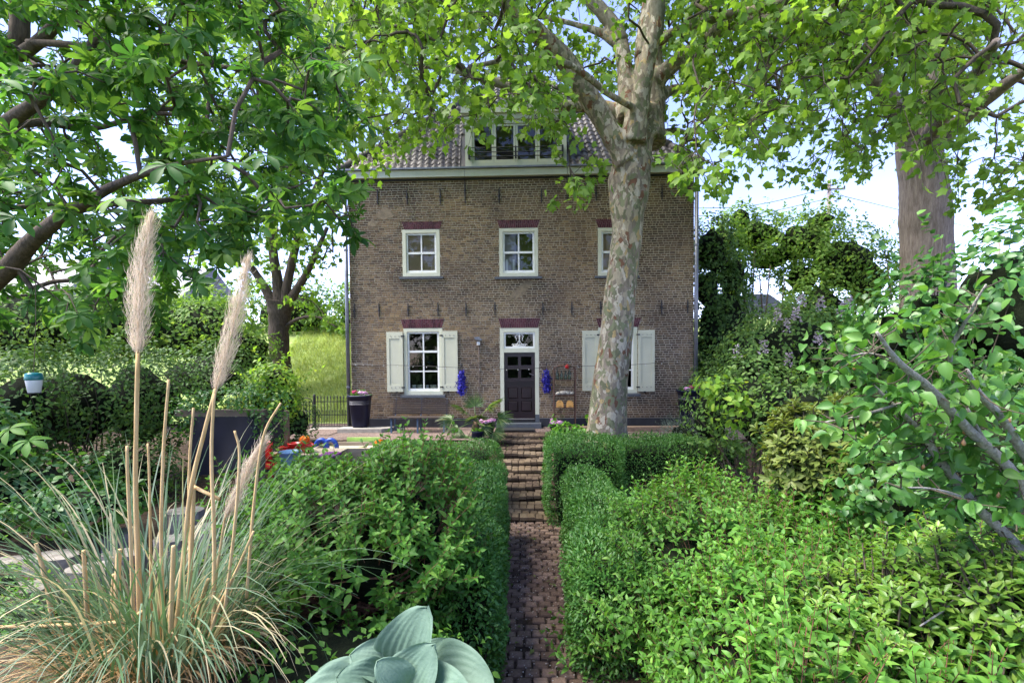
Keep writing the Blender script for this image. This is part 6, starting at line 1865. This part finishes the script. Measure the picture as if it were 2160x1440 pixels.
def iron_fence():
    Y = 14.0
    xs = [at(p, 880, Y)[0] for p in (664, 737)]
    zb = TER+.02; zt = float(at(700, 838, Y)[2])
    root = empty('iron_fence', (xs[0], Y, TER), 'black iron fence with spear tops left of the house', 'fence')
    n = 10
    for i in range(n):
        x = xs[0]+.1+(xs[1]-xs[0]-.16)*i/(n-1)
        MB().tube([(x, Y, zb+.04), (x, Y, zt-.04), (x, Y, zt), (x, Y, zt+.07)], [.011, .011, .022, .002], 6).build('bar', M_BLACK, root)
    for i in range(n-1):
        x = xs[0]+.1+(xs[1]-xs[0]-.16)*(i+.5)/(n-1)
        MB().tube([(x, Y, zb+.04), (x, Y, zb+.46), (x, Y, zb+.5), (x, Y, zb+.56)], [.009, .009, .018, .002], 6).build('short_bar', M_BLACK, root)
    for z in (zb+.06, zb+.4, zt-.12): MB().box(xs[0], xs[1], Y-.008, Y+.008, z-.012, z+.012).build('rail', M_BLACK, root)
    for x in (xs[0], xs[1]-.02): MB().tube([(x, Y, TER), (x, Y, zt+.06), (x, Y, zt+.1)], [.04, .04, .02], 8).build('post', M_BLACK, root)
    MB().box(xs[0]-.1, xs[1]+.05, Y-.25, Y+.2, TER-.1, TER+.03).build('stone_base', M_CONCR, root)
    g = empty('iron_gate', (xs[0]-.5, Y, TER), 'ornate low iron gate half hidden by leaves left of the fence', 'gate')
    ga, gb = at(634, 880, Y)[0], xs[0]-.06
    for i in range(5):
        x = ga+(gb-ga)*i/4
        t = np.linspace(0, np.pi, 8)
        MB().tube([(x, Y, zb+.05), (x, Y, zt-.1-.1*abs(i-2)*.3)], .011, 6).build('bar', M_BLACK, g)
    t = np.linspace(0, np.pi, 10); cx = (ga+gb)/2
    MB().tube(np.stack([cx-(gb-ga)/2*np.cos(t), np.full(10, Y), zt-.15+.14*np.sin(t)], -1), .014, 6).build('arch', M_BLACK, g)
    for z in (zb+.1, zb+.5): MB().tube([(ga, Y, z), (gb, Y, z)], .012, 6).build('rail', M_BLACK, g)
    for k in range(4):
        t = np.linspace(0, 5, 12); rr = .09-.012*t; x = ga+(gb-ga)*(.2+.2*k)
        MB().tube(np.stack([x+rr*np.cos(t), np.full(12, Y), zb+.72+rr*np.sin(t)], -1), .008, 5).build('scroll', M_BLACK, g)
iron_fence()

# ------------------------------------------------------------------ play corner at left
def play_corner():
    # wooden table
    Y = 9.6
    p0, p1 = at(560, 950, Y), at(720, 950, Y); tz = float(at(620, 952, Y)[2]); gz = float(ground_z(p0[0], Y))
    tb = empty('garden_table', ((p0[0]+p1[0])/2, Y, gz), 'weathered plank table holding red pots behind the left bush', 'table')
    for i in range(5): MB().box(p0[0], p1[0], Y-.35+.142*i, Y-.35+.142*i+.135, tz-.035, tz).build('plank', M_WOOD, tb)
    for x in (p0[0]+.08, p1[0]-.14):
        for y in (Y-.3, Y+.26): MB().box(x, x+.06, y, y+.06, gz, tz-.036).build('leg', M_WOOD, tb)
    MB().box(p0[0]+.05, p1[0]-.05, Y-.3, Y-.27, tz-.13, tz-.037).build('apron', M_WOOD, tb)
    for i, (px, r, tl) in enumerate(((603, .1, 0), (622, .14, 0), (643, .13, .5), (596, .085, 0))):
        c = at(px, 948, Y-.1+.08*(i == 1)); c[2] = tz+.001
        m = MB().lathe((0, 0, 0), [(r*.62, 0), (r*.9, r*1.1), (r, r*1.1), (r, r*1.3), (r*.85, r*1.3), (r*.8, r*1.1)], 16)
        V = m.v[0]
        if tl:
            ca, sa = math.cos(tl), math.sin(tl); V = np.stack([V[:, 0]*ca+V[:, 2]*sa, V[:, 1], -V[:, 0]*sa+V[:, 2]*ca+r*.3], -1)
        m.v = [V+c]
        m.build('plant_pot', M_RED if i < 3 else M_TERRA, None, True, ['small red pot on the plank table', 'large upright red pot on the plank table', 'tilted red pot at the right of the plank table', 'brown clay pot at the left of the red pots'][i], 'pot', 'pots on the plank table')
    c = at(598, 935, Y); v = empty('potted_seedling', (c[0], c[1], tz+.08), 'seedling with drooping leaves in the brown clay pot', 'plant')
    leaf_tuft(v, (c[0], c[1], tz+.1), (.18, .12, .2), L_BROAD, 40, (.05, .09), T_LANCE)
    c = at(643, 930, Y-.1); v = empty('orange_flower', (c[0], c[1], tz+.14), 'orange flower in the tilted red pot', 'flower')
    flower_ball(v, (c[0], c[1], tz+.26), .1, L_ORANGE, 80, (.04, .07)); add_tubes(v, 'stem', [(np.array([(c[0], c[1], tz+.1), (c[0], c[1], tz+.24)]), .006)], M_TWIG, 5)
    c = at(800, 934, 10.6); gz2 = float(ground_z(c[0], c[1])); v = empty('orange_flower', (c[0], c[1], gz2), 'orange flowers at the left end of the far hedge', 'flower')
    flower_ball(v, c, .1, L_ORANGE, 80, (.04, .07)); add_tubes(v, 'stem', [(np.array([(c[0], c[1], gz2), c]), .008)], M_TWIG, 5)
    # pale blue barrel
    c = at(613, 990, 8.9); gz = float(ground_z(c[0], c[1])); top = float(at(613, 951, 8.9)[2]); r = 22*8.9/F_PX
    b = empty('rain_barrel', (c[0], c[1], gz), 'pale blue plastic barrel before the plank table', 'barrel')
    MB().lathe((c[0], c[1], gz), [(r*.86, 0), (r*.9, .1), (r, (top-gz)*.97), (r*1.04, (top-gz)*.97), (r*1.04, top-gz), (r*.95, top-gz), (r*.93, (top-gz)*.9)], 24).build('body', M_LBLUE, b, True)
    MB().lathe((c[0], c[1], gz+.3), [(r*.92, 0), (r*.94, .01), (r*.92, .02)], 24, False).build('hoop', M_LBLUE, b, True)
    # red plastic chair
    Y = 8.9; c = at(562, 1000, Y); gz = float(ground_z(c[0], Y)); sz = float(at(565, 981, Y)[2]); bt = float(at(552, 936, Y)[2])
    ch = empty('garden_chair', (c[0], Y, gz), 'red plastic garden armchair left of the blue barrel', 'chair')
    x = c[0]; w = .21
    MB().box(x-w, x+w, Y-.22, Y+.2, sz-.025, sz+.012).build('seat', M_RED, ch)
    m = MB(); V = []; Fc = []
    for j in range(5):
        for i in range(7):
            u, v_ = -1+2*i/6, j/4
            V.append((x-w-.02+.02+(u*w*(1-.12*v_)) , Y+.2+.1*v_-.05*(1-u*u)*0-.05*u*u, sz+.02+(bt-sz)*v_*(1-.1*u*u)))
    for j in range(4):
        for i in range(6): Fc.append((j*7+i, j*7+i+1, j*7+i+8, j*7+i+7))
    k = len(V); V += [(a, b_+.025, c_) for a, b_, c_ in V]; Fc += [tuple(k+q for q in reversed(f)) for f in list(Fc)]
    rim = [i for i in range(7)] + [6+7*j for j in range(1, 5)] + [28+i for i in range(5, -1, -1)] + [7*j for j in range(3, 0, -1)]
    Fc += [(rim[i], rim[i-1], k+rim[i-1], k+rim[i]) for i in range(len(rim))]
    V = [(a+w*.0+.02-.0, b_, c_) for a, b_, c_ in V]
    m.add(V, Fc).build('backrest', M_RED, ch, True)
    for sx in (-1, 1):
        MB().box(x+sx*w-.025, x+sx*w+.025, Y-.24, Y+.22, sz+.2, sz+.225).build('armrest', M_RED, ch)
        MB().bar((x+sx*w, Y-.2, gz), (x+sx*w, Y-.2, sz+.199), .04).build('leg', M_RED, ch)
        MB().bar((x+sx*w, Y+.28, gz), (x+sx*w, Y+.19, sz-.026), .04).build('leg', M_RED, ch)
    # toys by the sand box
    Y = 10.4; a, b2 = at(680, 940, Y), at(800, 940, Y); gz = float(ground_z(a[0], Y)); tz = float(at(740, 938, Y)[2])
    sb = empty('sand_box', ((a[0]+b2[0])/2, Y, gz), 'low pale plank sand box before the gravel terrace', 'sand box')
    for y in (Y-.4, Y+.4): MB().box(a[0], b2[0], y-.02, y+.02, gz-.05, tz).build('plank', M_WOOD, sb)
    for x in (a[0]-.04, b2[0]): MB().box(x, x+.04, Y-.42, Y+.42, gz-.05, tz).build('plank', M_WOOD, sb)
    MB().box(a[0]+.01, b2[0]-.01, Y-.37, Y+.37, gz-.05, tz-.08).build('sand', plain('sand', c3(.45, .37, .27), .95, var=.15, scale=20), sb)
    for px, lab in ((678, 'left royal blue toy arch by the sand box'), (698, 'right royal blue toy arch by the sand box')):
        c = at(px, 938, Y-.1); t = np.linspace(0, np.pi, 10); r = .13
        MB().tube(np.stack([c[0]-r*np.cos(t), np.full(10, Y-.1), tz-.06+.19*np.sin(t)], -1), .05, 10).build('toy_arch', M_ROYAL, None, True, lab, 'toy', 'blue toys at the sand box')
    c = at(762, 934, Y+.3); MB().box(c[0]-.38, c[0]+.38, Y+.44, Y+.48, tz-.05, tz+.09).build('play_board', M_LIMEP, None, label='lime green board standing behind the sand box', cat='board')
    c = at(698, 963, 9.4); gz3 = float(ground_z(c[0], 9.4)); tp = float(at(698, 955, 9.4)[2])
    cu = empty('garden_stool', (c[0], 9.4, gz3), 'small stool with a purple cushion behind the bush', 'stool')
    for dx in (-.13, .13):
        for dy in (-.1, .1): MB().bar((c[0]+dx, 9.4+dy, gz3), (c[0]+dx*.9, 9.4+dy, tp-.08), .035).build('leg', M_WOOD, cu)
    MB().lathe((c[0], 9.4, tp-.079), [(.16, 0), (.19, .03), (.18, .07), (.12, .085)], 16, sq=4).build('cushion', M_PURPLE, cu, True)
play_corner()

M_OLDW = plain('old_wood', c3(.13, .1, .07), .9, var=.35, scale=10, stretch=(.15, 1, 1), bumps=.3)
def shelter():
    Y = 8.6
    x0, x1 = at(405, 930, Y)[0], at(548, 930, Y)[0]; zt = float(at(470, 878, Y)[2]); gz = float(ground_z(x0, Y))
    root = empty('garden_shelter', ((x0+x1)/2, Y, gz), 'low shelter hung with a dark cloth under ivy behind the pampas', 'shelter')
    for x in (x0, x1): MB().box(x-.04, x+.04, Y+.02, Y+.1, gz, zt).build('post', M_OLDW, root)
    for y in (Y+.95,):
        for x in (x0, x1): MB().box(x-.04, x+.04, y, y+.08, gz, zt).build('post', M_OLDW, root)
    MB().box(x0-.3, x1+.1, Y-.02, Y+.14, zt+.002, zt+.12).build('beam', M_OLDW, root)
    nu, nv = 26, 16; V = []; Fc = []
    zb = float(at(480, 1005, Y)[2])
    for j in range(nv):
        for i in range(nu):
            u, v = i/(nu-1), j/(nv-1)
            sl = .28*(1-u)*(v) 
            V.append((x0+.02+(x1-x0-.02)*u + .02*math.sin(5*v), Y-.03-.05*math.sin(u*9+2*v)*v-.06*v, zt-(zt-zb)*v*(1-.18*u)+.015*math.sin(12*u)*v))
    for j in range(nv-1):
        for i in range(nu-1): Fc.append((j*nu+i, j*nu+i+1, (j+1)*nu+i+1, (j+1)*nu+i))
    MB().add(V, Fc).build('cloth', M_CLOTH, root, True)
    MB().box(x0, x1, Y+1.0, Y+1.02, gz, zt).build('back_cloth', M_CLOTH, root)
    P, N = blob_points([((x0+.3, Y+.4, zt+.2), (.85, .5, .25)), ((x1-.15, Y+.35, zt+.2), (.6, .5, .3)), ((x0-.1, Y+.1, zt-.05), (.35, .3, .35)), ((x1+.1, Y+.15, zt-.2), (.3, .3, .45))], 330, 300, .3)
    n = len(P)
    v = empty('creeper', (x0, Y, zt+.15), 'ivy creeper sprawling over the shelter roof', 'creeper')
    scatter(v, 'leaf', T_OVATE, L_BROAD, frames(unit(np.cross(N, rdir(n))+N*.4), unit(N+rdir(n)*.4))*RNG.uniform(.05, .1, n)[:, None, None], P, 100, 'foliage')
shelter()

# lantern-like feeder hanging from the chestnut
c = at(72, 812, 4.6)
fd = empty('hanging_feeder', c, 'teal-topped frosted plastic feeder hanging from the chestnut', 'feeder')
MB().lathe(c, [(.044, -.075), (.05, -.07), (.066, .045), (.066, .05)], 18).build('cup', M_FROST, fd, True)
MB().lathe(c+np.array((0, 0, .05)), [(.07, 0), (.073, .01), (.066, .06), (.055, .07), (.01, .074)], 18).build('lid', M_TEAL, fd, True)
MB().lathe(c-np.array((0, 0, .084)), [(.05, 0), (.052, .008)], 18).build('base_rim', M_BLACK, fd)
up = at(75, 560, 4.7)
MB().tube([c+(0, 0, .12), (c+up)/2+(.01, 0, 0), up], .004, 5).build('cord', M_TWIG, fd)

# stone slabs on the left slope
for i, (px, py, Y, w, d, a) in enumerate(((60, 1235, 4.7, .55, .35, .1), (190, 1195, 4.9, .5, .34, -.15), (110, 1170, 5.2, .6, .36, .05), (260, 1165, 5.3, .5, .3, .2), (390, 1075, 6.4, .5, .4, .1), (440, 1110, 5.9, .45, .35, -.1), (250, 1120, 5.9, .5, .3, .0), (360, 1135, 5.6, .42, .3, .15), (20, 1180, 5.4, .5, .3, -.1))):
    c = at(px, py, Y); k = 9; t = np.linspace(0, 2*np.pi, k, endpoint=False)+RNG.uniform(0, .3)
    rr = RNG.uniform(.85, 1.1, k)
    poly = [(c[0]+w/2*math.cos(q+a)*s_, c[1]+d/2*math.sin(q+a)*s_) for q, s_ in zip(t, rr)]
    MB().prism(poly, 2, float(ground_z(c[0], c[1]))-.1, c[2]).build('stone_slab', M_STONE, None, label=['broad grey slab at the left frame edge, lowest of the stone slabs', 'grey slab just right of the lowest slab behind the grass', 'large slab in the middle of the slab steps', 'narrow slab behind the pampas stalks', 'farthest grey slab before the dark cloth', 'slab in front of the farthest slab, right of the stalks', 'slab in the upper row above the large slab', 'slab half hidden behind the thick straw stalks', 'small slab at the left frame edge behind the lowest slab'][i], cat='slab', kind='thing', group='stone slabs on the left slope')

# ------------------------------------------------------------------ beyond the house
def railing():
    Y = 25.9
    root = empty('dike_railing', (-9, Y, 3.85), 'pale metal railing with thin bars on top of the bank', 'railing')
    x0, x1 = -14.0, -5.0
    for z in (.2, 1.35): MB().box(x0, x1, Y-.02, Y+.02, 3.85+z-.03, 3.85+z+.03).build('rail', M_RAIL, root)
    n = 60
    for i in range(n+1): MB().tube([(x0+(x1-x0)*i/n, Y, 3.88), (x0+(x1-x0)*i/n, Y, 5.2)], .018, 5).build('bar', M_RAIL, root)
railing()

def utility_pole(px, pyt, Y, label, arms=True):
    c = at(px, pyt, Y); gz = float(ground_z(c[0], Y))
    root = empty('utility_pole', (c[0], Y, gz), label, 'utility pole')
    MB().tube([(c[0], Y, gz), (c[0], Y, c[2])], [.15, .11], 10).build('pole', M_POLE, root, True)
    if arms:
        MB().box(c[0]-.3, c[0]+1.0, Y-.14, Y-.06, c[2]-.75, c[2]-.65).build('cross_arm', M_POLE, root)
        MB().box(c[0]-.9, c[0]+.2, Y-.2, Y-.13, c[2]-.5, c[2]-.44).build('bracket', M_BLACK, root)
        for dx in (-.85, -.6, .5, .95): MB().lathe((c[0]+dx, Y-.12, c[2]-.64 if dx > 0 else c[2]-.44), [(.05, 0), (.06, .06), (.03, .16)], 8).build('insulator', M_BLACK, root)
    return np.array((c[0], Y, c[2]))
tp1 = utility_pole(1749, 378, 34, 'wooden utility pole with cross arm above the thicket')
tp2 = utility_pole(2108, 488, 48, 'distant utility pole right of the thick trunk', False)
for off, lab, cat in ((-.6, 'upper overhead wire running left from the utility pole', 'wire'), (-1.3, 'lower overhead wire running left from the utility pole', 'wire')):
    b = at(1400, 440 if off > -1 else 455, 30)
    pts = [tp1+(0, 0, off), (tp1+b)/2+(0, 0, off*.5-.5), b]
    MB().tube(spline(pts, 8), .02, 5).build('overhead_wire', M_BLACK, None, False, lab, cat, 'overhead wires')
pts = [tp1+(0, 0, -.9), (tp1+tp2)/2+(0, 0, -.6), tp2+(0, 0, -.3)]
MB().tube(spline(pts, 8), .02, 5).build('overhead_wire', M_BLACK, None, False, 'overhead wire running between the two utility poles', 'wire', 'overhead wires')

def car():
    Y = 28.0; c = at(1600, 668, Y); gz = float(ground_z(c[0], Y))+.02
    root = empty('parked_car', (c[0], Y, gz), 'dark car on the bank road seen through the thicket gap', 'car')
    def prof(pts, y0, y1, ins):
        return pts
    x = c[0]
    body = [(-2.1, .3), (2.1, .3), (2.15, .55), (2.05, .82), (1.0, .95), (-1.6, .98), (-2.1, .9), (-2.15, .6)]
    cab = [(-1.55, .97), (.95, .94), (.25, 1.45), (-.9, 1.5), (-1.4, 1.3)]
    MB().prism([(x+a, gz+b) for a, b in body], 1, Y-.85, Y+.85).build('body', M_CARP, root)
    MB().prism([(x+a, gz+b) for a, b in cab], 1, Y-.74, Y+.74).build('cabin', M_CARP, root)
    MB().prism([(x+a, gz+b) for a, b in ((-1.3, 1.0), (-.35, 1.0), (-.35, 1.4), (-.85, 1.42), (-1.2, 1.25))], 1, Y-.746, Y-.742).build('side_window', M_CARG, root)
    MB().prism([(x+a, gz+b) for a, b in ((-.27, 1.0), (.75, 1.0), (.2, 1.38), (-.27, 1.4))], 1, Y-.746, Y-.742).build('side_window', M_CARG, root)
    MB().box(x-2.0, x+2.0, Y-.856, Y-.851, gz+.86, gz+.9).build('trim', M_SILVER, root)
    for wx in (-1.3, 1.35):
        for wy in (Y-.82, Y+.66):
            t = np.linspace(0, 2*np.pi, 20, endpoint=False)
            w = MB().prism([(x+wx+.32*math.cos(q), gz+.32+.32*math.sin(q)) for q in t], 1, wy-.05, wy+.16).build('wheel', M_TYRE, root)
            MB().prism([(x+wx+.19*math.cos(q), gz+.32+.19*math.sin(q)) for q in t], 1, wy-.056, wy-.051).build('rim', M_SILVER, w)
    for hx in (-2.1, 2.06): MB().box(x+hx, x+hx+.08, Y-.7, Y-.45, gz+.65, gz+.78).build('headlight', M_FROST, root)
car()

def far_house():
    Y = 24.0
    c = at(10, 700, Y); gz = 2.6
    root = empty('far_house', (c[0]-2, Y, gz), 'ochre neighbouring house with grey roof at the far left edge', 'house')
    x0, x1 = c[0]-7, float(at(85, 700, Y)[0]); z1 = float(at(40, 665, Y)[2]); rz = float(at(40, 560, Y)[2])
    MB().box(x0, x1, Y, Y+7, gz, z1).build('wall', M_OCHRE, root)
    MB().prism([(Y-.4, z1), (Y+7.4, z1), (Y+3.5, rz+1)], 0, x0-.3, x1+.3).build('roof', M_GROOF, root)
    for xx in (x1-1.6, x1-4): 
        w = MB().box(xx, xx+.9, Y-.03, Y-.002, z1-1.7, z1-.5).build('window', M_WHITE, root)
        MB().box(xx+.08, xx+.82, Y-.036, Y-.031, z1-1.62, z1-.58).build('pane', M_CARG, w)
    r2 = empty('far_roof_house', (c[0]+9, 34, 3.8), 'pale rendered house with slate roof far behind the left trees', 'house')
    X = at(250, 640, 34)[0]
    MB().box(X-4, X+4.5, 34, 41, 3.8, 6.4).build('wall', plain('pale_render', c3(.5, .47, .42), .9, var=.1), r2)
    MB().prism([(33.6, 6.4), (41.4, 6.4), (37.5, 9.2)], 0, X-4.3, X+4.8).build('roof', M_GROOF, r2)
    for k in range(3):
        w = MB().box(X-3+2.6*k, X-2+2.6*k, 33.96, 33.998, 4.5, 5.8).build('window', M_WHITE, r2)
        MB().box(X-2.92+2.6*k, X-2.08+2.6*k, 33.95, 33.957, 4.58, 5.72).build('pane', M_CARG, w)
far_house()
